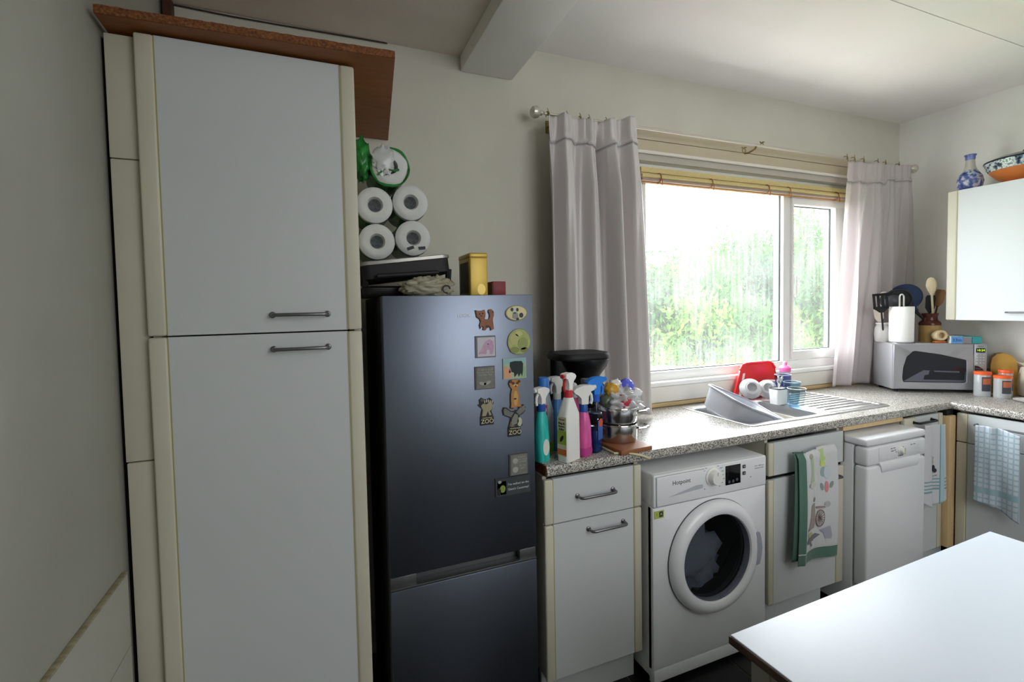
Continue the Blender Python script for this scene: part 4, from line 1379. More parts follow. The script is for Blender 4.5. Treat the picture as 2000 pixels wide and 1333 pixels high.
# white insect killer spray
T = thing('insect_spray', 'white spray bottle with red collar and green front label, nearest the edge', 'bottle', (.114, -.558, WT), .42)
b = new(); loft(b, [(.080, .046, .008, 0), (.083, .048, .010, .004), (.083, .048, .012, .168), (.050, .038, .013, .210), (.036, .034, .014, .228), (.030, .030, .0145, .232)])
obj('body', b, WHITEP, T, world=False)
lb = obj('label', box(new(), -.0418, -.041, -.020, .020, .022, .165), P('label_cream', '#c9c9a2', .5), T, world=False)
obj('label_picture', box(new(), -.0422, -.0415, -.020, .020, .065, .115), P('label_green', '#98a640', .5), T, world=False)
obj('label_band', box(new(), -.0422, -.0415, -.020, .020, .026, .048), P('label_orange', '#c06a35', .5), T, world=False)
obj('label_insect', prism(new(), ell(.0, .086, .006, .014, 10, .5), -.0004, .0004, mat=Matrix.Translation((-.0425, 0, 0)) @ Matrix.Rotation(PI / 2, 4, 'Z')), MBLK, T, world=False)
for s_, sz, z, m_ in (('Bug &', .0115, .142, MBLK), ('Insect', .0115, .131, MBLK), ('Killer', .0115, .120, MBLK), ('Home', .010, .156, P('label_red2', '#a8404a', .5))):
    text(s_, sz, (-.0425, 0, z), T, m_, rot=(PI / 2, 0, -PI / 2), world=False)
trigger(T, .231, P('collar_red', '#c62f35', .4), WHITEP, P('trigger_red', '#b8242c', .4), 1.05, .15)
# pink spray
T = thing('pink_spray', 'white trigger spray with bright pink film wrap and blue collar', 'bottle', (.190, -.538, WT), .5)
PINK = P('pink_film', '#d4569c', .3, noise=(30, .22, 3, (2, 2, .4)))
b = new(); loft(b, [(.050, .040, .014, 0), (.058, .046, .016, .005), (.060, .046, .016, .05), (.056, .044, .018, .115), (.044, .038, .017, .15), (.032, .030, .014, .166)])
obj('body', b, PINK, T, world=False)
obj('film_skirt', b := loft(new(), [(.060, .048, .016, .006), (.064, .05, .016, .018), (.060, .047, .016, .034)]), P('pink_dark', '#b63d86', .3), T, world=False)
trigger(T, .165, BLUEC, WHITEP, WHITEP, 1.18, 2.6)
# second pink bottle behind
T = thing('squeeze_bottle', 'white capped bottle with a pink neck behind the white insect spray', 'bottle', (.212, -.430, WT))
b = new(); loft(b, [(.05, .04, .014, 0), (.055, .045, .016, .005), (.055, .045, .016, .14), (.035, .032, .014, .18), (.028, .028, .013, .20)])
obj('body', b, P('pink_bottle', '#c9497f', .35), T, world=False)
obj('cap', lathe(new(), [(.016, .2), (.017, .235), (.012, .252), (.006, .258)], n=20), WHITEP, T, world=False)
# blue window spray
T = thing('blue_spray', 'clear narrow waisted spray bottle with blue liquid and bright blue head', 'bottle', (.256, -.518, WT), .5)
b = new(); loft(b, [(.050, .034, .012, 0), (.054, .038, .014, .004), (.054, .038, .015, .08), (.044, .034, .014, .14), (.040, .032, .014, .175), (.030, .028, .013, .192), (.026, .026, .012, .196)])
obj('body', b, thin_glass('blue_clear', '#c3cde0', 1.4, .08), T, world=False)
b = new(); loft(b, [(.046, .030, .010, .003), (.050, .034, .012, .006), (.050, .034, .013, .078), (.047, .033, .013, .085)])
obj('liquid', b, P('blue_liquid', '#1c4a86', .2), T, world=False)
obj('label', box(new(), -.018, .018, -.0198, -.0188, .05, .125, .002), P('label_blue', '#3a62a8', .5), T, world=False)
obj('label_flower', prism(new(), ell(.002, .115, .016, .016, 14), -.0206, -.0198), P('label_orange2', '#c8553a', .5), T, world=False)
SKY = P('spray_blue', '#1f7fe0', .35)
trigger(T, .195, P('collar_blue2', '#2456c0', .4), SKY, SKY, 1.1, 2.7)

# coffee machine
T = thing('coffee_machine', 'black filter coffee machine in front of the left curtain', 'coffee machine', (.315, -.292, WT))
b = new()
loft(b, [(.19, .19, .05, 0), (.20, .20, .05, .006), (.20, .20, .05, .035), (.19, .19, .05, .042)])
obj('base', b, BLACK, T, world=False)
b = new(); loft(b, [(.235, .075, .03, .04, 0, .045), (.235, .075, .03, .335, 0, .045)])
obj('water_tank', b, P('tank_smoke', '#141516', .15), T, world=False)
b = lathe(new(), [(.045, .255), (.055, .262), (.085, .305), (.095, .332), (.095, .338)], (.03, -.02, 0), 36)
obj('filter_basket', b, BLACK, T, world=False)
b = new(); loft(b, [(.245, .20, .07, .336), (.252, .206, .07, .342), (.252, .206, .07, .352), (.235, .19, .06, .364)])
obj('lid', b, SOFTBLACK, T, world=False)
b = lathe(new(), [(.062, .045), (.078, .07), (.080, .12), (.062, .165), (.058, .175)], (.03, -.02, 0), 32)
obj('jug', b, thin_glass('jug_glass', '#6a6a68', 1.45, .03), T, world=False)
b = new(); box(b, -.02, .065, -.104, -.05, .200, .258, .003)
pl = obj('panel', b, P('coffee_panel', '#c9c8c4', .4), T, world=False)
obj('gauge', lathe(new(), [(.013, 0), (.013, .003), (.010, .006)], (.048, -.104, .230), 18, mat=MR), P('gauge_dark', '#55585c', .3), T, world=False)
obj('button', lathe(new(), [(.003, 0), (.003, .003)], (.005, -.104, .228), 10, mat=MR), BLACK, T, world=False)

# chopping board, pan stack and bag
T = solo('chopping_board', box(new(), -.075, .075, -.110, .110, 0, .018, .003), BOARD, 'brown wooden chopping board under the steel pans at the worktop edge', 'board', (.378, -.492, WT), (0, 0, .06))
def pan(name, label, x, y, z, r, h, ang):
    T = thing(name, label, 'pan', (x, y, z), ang)
    b = lathe(new(), [(r * .93, 0), (r, .008), (r, h), (r + .004, h + .002), (r + .004, h + .006), (r - .003, h + .005), (r - .004, .01), (0, .006)], n=48, cap1=True)
    obj('body', b, STEEL, T, world=False)
    obj('rim', tube(new(), [(x_, y_, h + .004) for x_, y_ in rrect(2 * r + .008, 2 * r + .008, r + .003, 12)], .003, 6, closed=True), CHROME, T, world=False)
    for s_ in (0, PI):
        M = Matrix.Rotation(s_, 4, 'Z')
        b = tube(new(), [(r - .001, -.03, h * .72), (r + .03, -.032, h * .75), (r + .045, -.02, h * .76), (r + .048, 0, h * .765), (r + .045, .02, h * .76), (r + .03, .032, h * .75), (r - .001, .03, h * .72)], .0065, 8, mat=M)
        box(b, r - .002, r + .006, -.036, .036, h * .66, h * .80, .002, mat=M)
        obj('handle', b, STEEL, T, world=False)
    return T
pan('saucepan', 'lower stainless steel pan of the two tier steamer on the brown board', .392, -.465, WT + .0185, .078, .066, -.25)
pan('steamer_pan', 'upper stainless steel steamer pan stacked on the lower pan', .392, -.465, WT + .0935, .078, .058, -.25)
BAGM = P('clear_film', '#dedfe0', .2, trans=.35)
T = thing('packet_bag', 'crumpled clear plastic bag of packets in the upper steel pan', 'bag', (.392, -.465, WT + .11))
b = crumple(11, .084, .074, .060, 64, 36, .55); bmesh.ops.translate(b, vec=(0, 0, .065), verts=b.verts[:])
obj('film', b, BAGM, T, world=False)
for (dx, dy, dz, sx, c, nm, sd) in ((-.045, -.03, .118, .030, '#c9962e', 'gold_wrapper', 1), (.045, .0, .125, .030, '#5a63d2', 'blue_packet', 2), (.072, -.03, .095, .022, '#e6e4ea', 'white_packet', 3), (-.068, -.03, .078, .030, '#56604c', 'dark_packet', 4), (-.005, -.055, .070, .030, '#b63a4a', 'red_packet', 5), (.083, -.035, .098, .010, '#e2552e', 'orange_packet', 6), (.0, .01, .125, .03, '#e4e2e4', 'white_wrap', 7)):
    b = crumple(sd, sx, sx * .7, sx * .8, 20, 12, .5)
    o = obj(nm, b, P('packet' + c, c, .25), T, world=False); o.location = (dx, dy, dz)
b = tube(new(), [(.296, -.50, WT + .005), (.296, -.582, WT + .005), (.345, -.600, WT + .005), (.40, -.607, WT - .010), (.44, -.6045, WT - .028)], .0045, 8)
solo('flex', b, P('flex_cream', '#cfc6a0', .5), 'cream power flex running over the worktop edge beside the brown board', 'cable', (.36, -.58, WT), world=True)

# ------------------------------------------------------------------ on top of the fridge
FT = 1.5378
T = thing('contact_grill', 'black electric contact grill with silver edged lid on top of the fridge', 'grill', (-.445, -.33, FT))
obj('base', loft(new(), [(.28, .28, .03, .0), (.29, .29, .03, .008), (.29, .29, .03, .030), (.27, .27, .03, .036)]), BLACK, T, world=False)
M = Matrix.Translation((0.004, 0, .064)) @ Matrix.Rotation(math.radians(-6.5), 4, 'Y')
ld = obj('lid', loft(new(), [(.285, .27, .03, .0), (.30, .29, .03, .008), (.30, .29, .03, .052)], mat=M), SOFTBLACK, T, world=False)
obj('silver_rim', loft(new(), [(.302, .292, .03, .052), (.308, .298, .03, .054), (.308, .298, .03, .064), (.29, .28, .03, .067)], mat=M), P('grill_silver', '#8f8d88', .35, .7), ld, world=False)
for x in (-.135, .145):
    b = tube(new(), [(x, -.11, .03), (x, -.125, .06), (x * 1.02, -.125, .095)], .011, 8)
    obj('hinge_arm', b, SOFTBLACK, T, world=False)
b = tube(new(), [(-.10, -.146, .058), (-.10, -.166, .066), (.10, -.166, .080), (.10, -.146, .076)], .008, 8)
obj('grip', b, SOFTBLACK, T, world=False)
# kitchen roll multipack: five rolls end on, green film
FILM = P('green_film', '#2f8a3c', .25, trans=.2, noise=(14, .5, 3, (1, 1, 1)))
PAPER = P('tissue_white', '#cfd1cf', .85, noise=(25, .04, 3, (1, 1, 1)), bump=(50, .15))
CORE = P('core_grey', '#4f5255', .9, noise=(90, .5, 3, (1, 1, 1)))
CLEAR = P('end_film', '#e3e5e4', .15, trans=.6)
KR = [(-.523, 1.740, .0635, 'lower left white kitchen roll in the green wrapped stack above the fridge'), (-.393, 1.757, .064, 'lower right white kitchen roll with two dark marks, above the fridge'),
      (-.527, 1.870, .0635, 'middle left white kitchen roll in the stack above the fridge'), (-.399, 1.887, .064, 'middle right white kitchen roll in the stack above the fridge'),
      (-.470, 2.010, .066, 'topmost kitchen roll with torn green film, above the fridge')]
for i, (x, z, r, lab) in enumerate(KR):
    T = thing('kitchen_roll', lab, 'kitchen roll', (x, -.22, z), 0, 'kitchen rolls on the fridge')
    M = Matrix.Rotation(PI / 2, 4, 'X')
    sq = 1.0 if i == 4 else 1.03
    b = lathe(new(), [(.026, -.10), (r - .006, -.10), (r, -.094), (r, .098), (r - .008, .107), (r - .02, .110), (.028, .108), (.022, .09), (.022, -.09)], n=40, mat=M @ Matrix.Scale(1, 4), cap0=False, cap1=False)
    obj('paper', b, PAPER, T, world=False)
    obj('core', lathe(new(), [(.0255, .085), (.0255, .092), (.0, .088)], n=24, mat=M), CORE, T, world=False)
    b = new()
    rnd = random.Random(i)
    R = []
    for q in range(-1, 10):
        a = q / 9
        R.append([Vector(((r + .001 + rnd.uniform(0, .002)) * math.cos(2 * PI * k / 40), -.085 + a * .17 + .012 * rnd.random() * (q == 0), (r + .0012 + rnd.uniform(0, .0025)) * math.sin(2 * PI * k / 40))) for k in range(40)])
    rings(b, R[1:], cap0=False, cap1=False)
    obj('wrapper', b, FILM, T, world=False)
    if i == 1:
        for px, pz, a in ((-.012, -.038, .35), (.030, -.037, .10)):
            q = box(new(), -.0125, .0125, -.0008, .0008, -.0055, .0055, mat=Matrix.Translation((px, -.1112, pz)) @ Matrix.Rotation(-a, 4, 'Y'))
            obj('dark_mark', q, P('print_dark', '#2a2f37', .6), T, world=False)
    if i == 4:
        b = crumple(21, .035, .010, .045, 24, 14, .6); bmesh.ops.translate(b, vec=(-.022, -.112, .022), verts=b.verts[:])
        obj('torn_film', b, P('film_white', '#d4d8d6', .15, trans=.2), T, world=False)
        b = tube(new(), [(r * math.cos(a) * 1.03, -.100 + .006 * math.sin(5 * a), r * math.sin(a) * 1.03) for a in [2 * PI * k / 40 for k in range(40)]], .0045, 6, closed=True)
        obj('film_edge', b, FILM, T, world=False)
        b = crumple(31, .026, .04, .062, 36, 24, .5); bmesh.ops.translate(b, vec=(-.092, -.06, .028), verts=b.verts[:])
        obj('film_tail', b, FILM, T, world=False)
        b = tube(new(), [(-.045, -.113, -.035), (-.02, -.114, -.012), (.01, -.115, -.016), (.03, -.114, -.012)], .004, 6)
        obj('film_strip', b, FILM, T, world=False)
# cream bag
T = thing('carrier_bag', 'crumpled cream plastic bag squashed under the grill front', 'bag', (-.392, -.535, FT))
BAGC = P('bag_cream', '#a5a08a', .35, trans=.15)
b = crumple(41, .064, .035, .027, 56, 30, .5); bmesh.ops.translate(b, vec=(-.01, 0, .027), verts=b.verts[:])
obj('bag', b, BAGC, T, world=False)
b = crumple(43, .040, .022, .030, 30, 16, .7); bmesh.ops.translate(b, vec=(.045, .005, .030), verts=b.verts[:])
lo = obj('loop', b, BAGC, T, world=False)
b = tube(new(), arc((.055, -.036, .020), .012, 0, 1.6 * PI, 14), .0025, 6)
obj('printed_mark', b, MBLK, T, world=False)
# tins
T = thing('gold_tin', 'tall yellow gold tin box standing on the fridge', 'tin', (-.184, -.38, FT))
GOLD = P('gold_tin', '#c2a344', .35, .25, noise=(8, .08, 3, (1, 1, 1)))
obj('body', box(new(), -.034, .034, -.07, .07, 0, .140, .005, 3), GOLD, T, world=False)
obj('lid', box(new(), -.0355, .0355, -.0715, .0715, .137, .156, .006, 3), GOLD, T, world=False)
obj('side_shade', box(new(), -.0346, -.034, -.05, .05, .012, .125), P('tin_shade', '#31290f', .5), T, world=False)  # shade on the tin's left side, painted as a dark panel
obj('front_relief', prism(new(), ell(.008, .024, .016, .02, 14), -.0712, -.0698), P('gold_light', '#d3b75a', .35, .25), T, world=False)
T = thing('red_box', 'small dark red box beside the gold tin on the fridge', 'box', (-.086, -.36, FT))
obj('body', box(new(), -.026, .026, -.04, .04, 0, .056, .002), P('box_red', '#7e2029', .5), T, world=False)
obj('side', box(new(), -.0285, -.026, -.038, .038, .002, .05), P('box_brown', '#5b3d24', .6), T, world=False)
solo('orange_pouch', (lambda b: (bmesh.ops.translate(b, vec=(0, 0, .03), verts=b.verts[:]), b)[1])(crumple(51, .03, .03, .036, 22, 12, .4)), P('pouch_peach', '#c79a6c', .6), 'peach coloured pouch showing between the gold tin and red box', 'pouch', (-.115, -.255, FT))
solo('flat_tray', box(new(), -.055, .055, -.06, .06, 0, .009, .002), P('tray_dark', '#33352f', .5), 'thin dark flat tray at the right corner of the fridge top', 'tray', (-.022 - .09 + .06, -.20, FT))

# ------------------------------------------------------------------ microwave and what stands on it
MWX, MWY, MWA = 2.520, -.285, math.atan2(-.264, .392)
MWW, MWD, MWZ, MWH = .473, .215, .9475, .279
T = thing('microwave', 'silver microwave oven set across the corner of the worktop', 'microwave', (MWX, MWY, WT), MWA)
SILV = P('silver_paint', '#a7a9ae', .35, .35)
z0 = MWZ - WT
def mwl(u, v, z):
    c, s_ = math.cos(MWA), math.sin(MWA)
    return (MWX + u * c - v * s_, MWY + u * s_ + v * c, z)
obj('body', box(new(), .0, MWW, .012, MWD, z0, z0 + MWH, .004), P('silver_case', '#b9bcc0', .35, .3), T, world=False)
# door with a swept window: front panel skinned around the window outline
win_o = [(.048, .070), (.052, .045), (.375, .045), (.375, .180), (.25, .212), (.105, .236), (.070, .200), (.052, .135)]
def along(poly, n):
    P_ = [Vector(p) for p in poly]
    L = [(P_[(k + 1) % len(P_)] - P_[k]).length for k in range(len(P_))]
    tot = sum(L); out = []
    for q in range(n):
        d = tot * q / n; k = 0
        while d > L[k]:
            d -= L[k]; k += 1
        out.append(P_[k].lerp(P_[(k + 1) % len(P_)], d / L[k]))
    return out
n = 64
inner = along(win_o, n)
c0 = Vector((.21, .14))
dx0, dx1, dz0, dz1 = .001, .407, .004, MWH - .004
def toedge(p):
    d = p - c0
    t = min([(dx1 - c0.x) / d.x if d.x > 1e-6 else 9, (dx0 - c0.x) / d.x if d.x < -1e-6 else 9, (dz1 - c0.y) / d.y if d.y > 1e-6 else 9, (dz0 - c0.y) / d.y if d.y < -1e-6 else 9])
    return c0 + d * t
outer = [toedge(p) for p in inner]
for cx_, cz_ in ((dx0, dz0), (dx1, dz0), (dx1, dz1), (dx0, dz1)):
    k = min(range(n), key=lambda i: (outer[i] - Vector((cx_, cz_))).length)
    outer[k] = Vector((cx_, cz_))
V3 = lambda ps, y: [Vector((p.x, y, z0 + p.y)) for p in ps]
b = new(); rings(b, [V3(inner, .004), V3(inner, -.0005), V3([i.lerp(o_, .04) for i, o_ in zip(inner, outer)], -.003), V3([i.lerp(o_, .97) for i, o_ in zip(inner, outer)], -.003), V3(outer, .0), V3(outer, .011)], cap0=False, cap1=False)
md_ = obj('door', b, SILV, T, world=False)
obj('window', prism(new(), [(p.x, z0 + p.y) for p in inner], .003, .008), P('microwave_glass', '#23262e', .12, spec=.6), T, world=False)
# glimpse of the lit grill inside, as flat pieces behind the glass surface
gin = P('oven_inside', '#5d606e', .4)
obj('turntable', prism(new(), [(.056, z0 + .05), (.372, z0 + .05), (.372, z0 + .112), (.16, z0 + .118)], .0022, .0032), gin, md_, world=False)
obj('rack', prism(new(), [(.16, z0 + .062), (.365, z0 + .060), (.37, z0 + .125), (.345, z0 + .128), (.34, z0 + .105), (.215, z0 + .108), (.21, z0 + .118), (.19, z0 + .116), (.185, z0 + .092), (.165, z0 + .088)], .0012, .0024), P('oven_rack', '#1d2028', .3), md_, world=False)
cpn = obj('control_panel', box(new(), .409, MWW - .001, -.003, .011, z0 + .004, z0 + MWH - .004, .003), SILV, T, world=False)
obj('display', box(new(), .417, .462, -.0045, -.002, z0 + .226, z0 + .252, .001), P('display_dark', '#0b0d0c', .2), cpn, world=False)
text('10:24', .0175, (.4395, -.0052, z0 + .239), cpn, P('led_green', '#b7e02a', .5, emit=('#b7e02a', 1.2)), world=False, ext=.0002)
text('Panasonic', .0072, (.4395, -.0034, z0 + .263), cpn, INK, world=False, ext=.0002)
for r in range(4):
    for c in range(3):
        obj('button', lathe(new(), [(.0052, 0), (.0052, .0015), (.004, .0025)], (.424 + c * .0155, -.003, z0 + .213 - r * .0165), 12, sx=1, sy=.8, mat=MR), P('button_silver', '#c4c6ca', .35, .3), cpn, world=False)
obj('badge', prism(new(), [(.4115, z0 + .048), (.4115, z0 + .150), (.430, z0 + .146), (.450, z0 + .130), (.466, z0 + .105), (.466, z0 + .052)], -.0042, -.0025), P('badge_plum', '#2e2327', .4), cpn, world=False)
for k in range(6):
    obj('menu_line', box(new(), .415, .446 - .004 * (k % 2), -.0046, -.004, z0 + .062 + k * .0135, z0 + .064 + k * .0135), P('menu_text', '#8d8488', .6), cpn, world=False)
for x in (.03, MWW - .03):
    for y in (.03, MWD - .03):
        obj('foot', lathe(new(), [(.012, 0), (.012, z0 + .001)], (x, y, 0), 12), SOFTBLACK, T, world=False)
MT = MWZ + MWH + .0003
# kitchen roll on a wire stand
x, y, _ = mwl(.078, .072, 0)
T = thing('roll_holder', 'white kitchen roll upright on a white wire stand on the microwave', 'kitchen roll holder', (x, y, MT))
obj('base', lathe(new(), [(.068, 0), (.068, .004), (.064, .006)], n=36), P('wire_grey', '#8f9092', .3, .6), T, world=False)
obj('roll', lathe(new(), [(.02, .007), (.058, .007), (.060, .010), (.0615, .220), (.060, .223), (.02, .223)], n=48, cap0=False, cap1=False), P('roll_white', '#f0f0ee', .9, bump=(120, .1)), T, world=False)
obj('wire_loop', tube(new(), [(-.019, 0, .006), (-.021, -.0, .275)] + arc((0, 0, .278), .021, PI, 0, 10) + [(.021, 0, .275), (.021, 0, .006)], .0042, 8), WHITEP, T, world=False)
obj('loose_sheet', box(new(), .058, .0615, -.02, .02, .01, .222), P('roll_white', '#f0f0ee'), T, world=False)
# glass jar of utensils, left
x, y, _ = mwl(.022, .150, 0)
JX, JY = x, y
T = thing('utensil_jar', 'clear glass storage jar of utensils at the left end of the microwave', 'jar', (x, y, MT))
obj('body', lathe(new(), [(.040, 0), (.045, .01), (.047, .05), (.045, .09), (.036, .105), (.036, .118), (.033, .118), (.042, .09), (.043, .012), (0, .006)], n=32), P('jar_glass', '#dcdcd8', .15, trans=.3), T, world=False)
obj('collar', lathe(new(), [(.037, .112), (.0405, .113), (.0405, .122), (.036, .123)], n=32, cap0=False, cap1=False), P('jar_collar', '#d8d8d8', .3), T, world=False)
def utensil(name, label, kind, base, tip, mat, headmat=None, r=.005, s=1.0):
    """handle from base to tip with a head beyond the tip, turned towards the room"""
    base, tip = Vector(base), Vector(tip)
    d = (tip - base); L = d.length; d.normalize()
    T = thing(name, label, 'utensil', tuple(base))
    q = d.to_track_quat('Z', 'Y').to_matrix().to_4x4()
    # orient: local y faces the camera
    view = (Vector((-.72, -2.04, 1.5)) - tip).normalized()
    yv = (view - d * view.dot(d)).normalized()
    xv = yv.cross(d).normalized()
    M = Matrix((xv, yv, d)).transposed().to_4x4()
    obj('handle', tube(new(), [(0, 0, 0), (0, 0, L)], r, 8, mat=M), mat, T, world=False)
    hm = headmat or mat
    b = new(); H = Matrix.Translation(d * L) @ M @ Matrix.Scale(s, 4)
    if kind == 'slice':
        for k in range(4):
            x0 = -.030 + k * .0165
            prism(b, [(x0, .01), (x0 + .011, .01), (x0 + .011, .088), (x0, .088)], -.0015, .0015, mat=H)
        prism(b, [(-.008, -.01), (.008, -.01), (.031, .014), (.031, .022), (-.030, .022), (-.030, .014)], -.0015, .0015, mat=H)
        prism(b, [(-.030, .080), (.0305, .080), (.0305, .092), (-.030, .092)], -.0015, .0015, mat=H)
    elif kind == 'slotted':
        # round spoon pierced with a grid of holes
        for i in range(-4, 5):
            h_ = math.sqrt(max(.046 ** 2 - (i * .0098) ** 2, 1e-6))
            prism(b, [(i * .0098 - .0028, .05 - h_), (i * .0098 + .0028, .05 - h_), (i * .0098 + .0028, .05 + h_), (i * .0098 - .0028, .05 + h_)], -.0015, .0015, mat=H)
            prism(b, [(-h_, .05 + i * .0098 - .0028), (h_, .05 + i * .0098 - .0028), (h_, .05 + i * .0098 + .0028), (-h_, .05 + i * .0098 + .0028)], -.0013, .0013, mat=H)
        tube(b, [(.047 * math.cos(2 * PI * k / 28), 0, .05 + .047 * math.sin(2 * PI * k / 28)) for k in range(28)], .0045, 6, closed=True, mat=H)
    elif kind == 'spoon':
        lathe(b, [(.003, -.01), (.014, .012), (.020, .035), (.019, .055), (.012, .072), (.002, .078)], n=20, sy=.28, mat=H)
    elif kind == 'ladle':
        lathe(b, [(.002, -.036), (.024, -.030), (.042, -.012), (.047, .0), (.043, .0), (.038, -.012), (.02, -.026), (.002, -.030)], n=28, mat=H @ Matrix.Translation((.0, 0, .012)) @ Matrix.Rotation(2.0, 4, 'X'))
    elif kind == 'solid':
        lathe(b, [(.004, -.005), (.022, .015), (.034, .045), (.032, .075), (.018, .096), (.002, .102)], n=24, sy=.22, mat=H)
    elif kind == 'disc':
        lathe(b, [(.088, -.005), (.092, -.002), (.092, .002), (.088, .005)], n=44, mat=H @ Matrix.Translation((0, 0, .085)) @ Matrix.Rotation(PI / 2, 4, 'X'))
        box(b, -.012, .012, -.006, .006, -.03, .02, .003, mat=H)
    elif kind == 'paddle':
        prism(b, [(-.006, -.01), (.006, -.01), (.022, .02), (.024, .085), (.018, .10), (-.018, .10), (-.024, .085), (-.022, .02)], -.002, .002, mat=H)
    obj('head', b, hm, T, world=False)
    return T
NYL = P('nylon_black', '#101214', .4)
WOODP = P('wood_spoon', '#cdbf9d', .6, noise=(10, .1, 3, (10, 10, 1)))
zj = MT + .010
utensil('fish_slice', 'black slotted fish slice leaning left out of the glass jar', 'slice', (JX - .012, JY - .01, zj), (JX - .085, JY - .035, MT + .200), NYL, s=1.25)
utensil('spatula', 'black spatula leaning in the glass jar beside the fish slice', 'paddle', (JX + .01, JY + .01, zj), (JX - .02, JY + .01, MT + .13), P('spat_cream', '#d8cfc0', .5))
utensil('ladle', 'black ladle with its bowl hanging forward, left of the kitchen roll stand', 'ladle', (JX + .012, JY - .012, zj), (JX + .040, JY - .02, MT + .248), NYL, P('ladle_grey', '#3a3d42', .35), s=1.3)
utensil('skimmer', 'cream plastic skimmer behind the black ladle', 'solid', (JX - .005, JY + .015, zj), (JX + .030, JY + .02, MT + .215), P('skim_cream', '#d8d2c2', .5), s=1.05)
T = thing('tape_roll', 'blue sticky tape roll tucked behind the kitchen roll on the jar', 'tape', (JX + .030, JY - .060, MT + .140))
b = tube(new(), [(.024 * math.cos(2 * PI * k / 24), 0, .026 * math.sin(2 * PI * k / 24)) for k in range(24)], .008, 8, closed=True)
obj('ring', b, P('tape_blue', '#2d7fb8', .4), T, world=False)
obj('core', tube(new(), [(.014 * math.cos(2 * PI * k / 20), 0, .016 * math.sin(2 * PI * k / 20)) for k in range(20)], .003, 6, closed=True), P('tape_core', '#1d3a6a', .4), T, world=False)
# brown stoneware jar, right of the roll
x, y, _ = mwl(.262, .132, 0)
BX_, BY_ = x, y
T = thing('stoneware_jar', 'two tone brown stoneware jar full of utensils behind the kitchen roll', 'jar', (x, y, MT))
obj('body', lathe(new(), [(.050, 0), (.053, .005), (.053, .108)], n=36), P('stone_tan', '#a78a52', .35), T, world=False)
obj('shoulder', lathe(new(), [(.0535, .104), (.0545, .116), (.050, .124), (.038, .136), (.036, .150), (.037, .165), (.040, .170), (.040, .178), (.034, .178), (.031, .15), (.045, .115), (0, .112)], n=36), P('stone_brown', '#4e231b', .25), T, world=False)
for s_ in (-1, 1):
    obj('lug', tube(new(), arc((s_ * .040, 0, .138), .013, -PI / 2, PI / 2, 8) if s_ > 0 else arc((s_ * .040, 0, .138), .013, PI / 2, 1.5 * PI, 8), .006, 8), P('stone_brown', '#4e231b'), T, world=False)
zb = MT + .118
utensil('slotted_spoon', 'black round skimmer pierced with square holes, behind the wire loop', 'slotted', (BX_ - .012, BY_ - .008, zb), (BX_ - .105, BY_ + .062, MT + .222), NYL, s=1.38)
utensil('serving_spoon', 'black solid serving spoon right of the pierced skimmer', 'solid', (BX_ - .006, BY_ + .012, zb), (BX_ - .050, BY_ + .072, MT + .210), NYL, s=1.2)
utensil('wooden_spoon', 'pale wooden spoon standing tallest in the brown stoneware jar', 'spoon', (BX_ + .004, BY_ - .016, zb), (BX_ + .005, BY_ - .005, MT + .30), WOODP, r=.006, s=1.3)
utensil('wooden_spatula', 'dark wooden spatula with pale edges leaning right in the stoneware jar', 'paddle', (BX_ + .015, BY_ - .01, zb), (BX_ + .035, BY_ - .02, MT + .225), P('wood_dark', '#4b2a17', .5), P('wood_mid', '#7e5a38', .6))
utensil('masher', 'black handled masher standing low in the stoneware jar', 'paddle', (BX_ + .012, BY_ + .012, zb), (BX_ + .012, BY_ + .008, MT + .19), NYL)
utensil('blue_turner', 'round dark blue silicone turner standing behind the wooden spoon', 'disc', (BX_ + .008, BY_ + .016, zb), (BX_ + .022, BY_ + .098, MT + .215), NYL, P('board_blue', '#1d3a66', .4))
# little ring pot lying on an orange stand
x, y, _ = mwl(.258, .040, 0)
T = thing('ring_pot', 'small cream pot lying on its side on an orange base, front of the jar', 'pot', (x, y, MT), MWA)
obj('base', box(new(), -.026, .026, -.018, .018, 0, .014, .004), P('orange_base', '#b4672c', .5), T, world=False)
b = lathe(new(), [(.020, -.025), (.030, -.02), (.032, 0), (.032, .02), (.028, .026), (.018, .026), (.015, .0), (0, -.01)], (0, 0, .0455), 32, mat=Matrix.Rotation(PI / 2 - .1, 4, 'X'))
obj('cup', b, P('pot_cream', '#c9b48e', .4), T, world=False)
# cling film boxes
def boxlong(name, label, u0, u1, v0, v1, z, h, col, endcol, printed):
    x, y, _ = mwl((u0 + u1) / 2, (v0 + v1) / 2, 0)
    T = thing(name, label, 'box', (x, y, z), MWA)
    w_, d_ = (u1 - u0), (v1 - v0)
    obj('carton', box(new(), -w_ / 2, w_ / 2, -d_ / 2, d_ / 2, 0, h, .001, 1), P('carton' + col, col, .5, noise=(60, .08, 2, (1, 1, 1))), T, world=False)
    obj('end_flap', box(new(), -w_ / 2 + .001, w_ / 2 - .001, -d_ / 2 - .0012, -d_ / 2 + .002, .001, h - .001), P('flap' + endcol, endcol, .5), T, world=False)
    if printed:
        text(printed, h * .62, (0, -d_ / 2 - .0016, h * .45), T, P('print_navy', '#1d2f66', .5), world=False, ext=.0002)
        for k in range(4):
            obj('print', box(new(), -w_ / 2 - .0006, -w_ / 2 + .001, -d_ / 2 + .03 + k * .035, -d_ / 2 + .05 + k * .035, h * .25, h * .7), P('print_grey', '#6c6a62', .6), T, world=False)
    return T
boxlong('film_carton', 'white long carton with a light blue end, lying on the microwave', .296, .356, .004, .20, MT, .043, '#d9d8cf', '#5f9fe0', '33m')
boxlong('teal_carton', 'teal ended long carton at the right edge of the microwave top', .402, .448, .004, .19, MT, .040, '#3fa3a8', '#35a0a6', None)
boxlong('grey_carton', 'grey ended carton with a folded paper on top between the blue and teal ones', .358, .400, .004, .19, MT, .036, '#c8c6c4', '#8b878d', None)

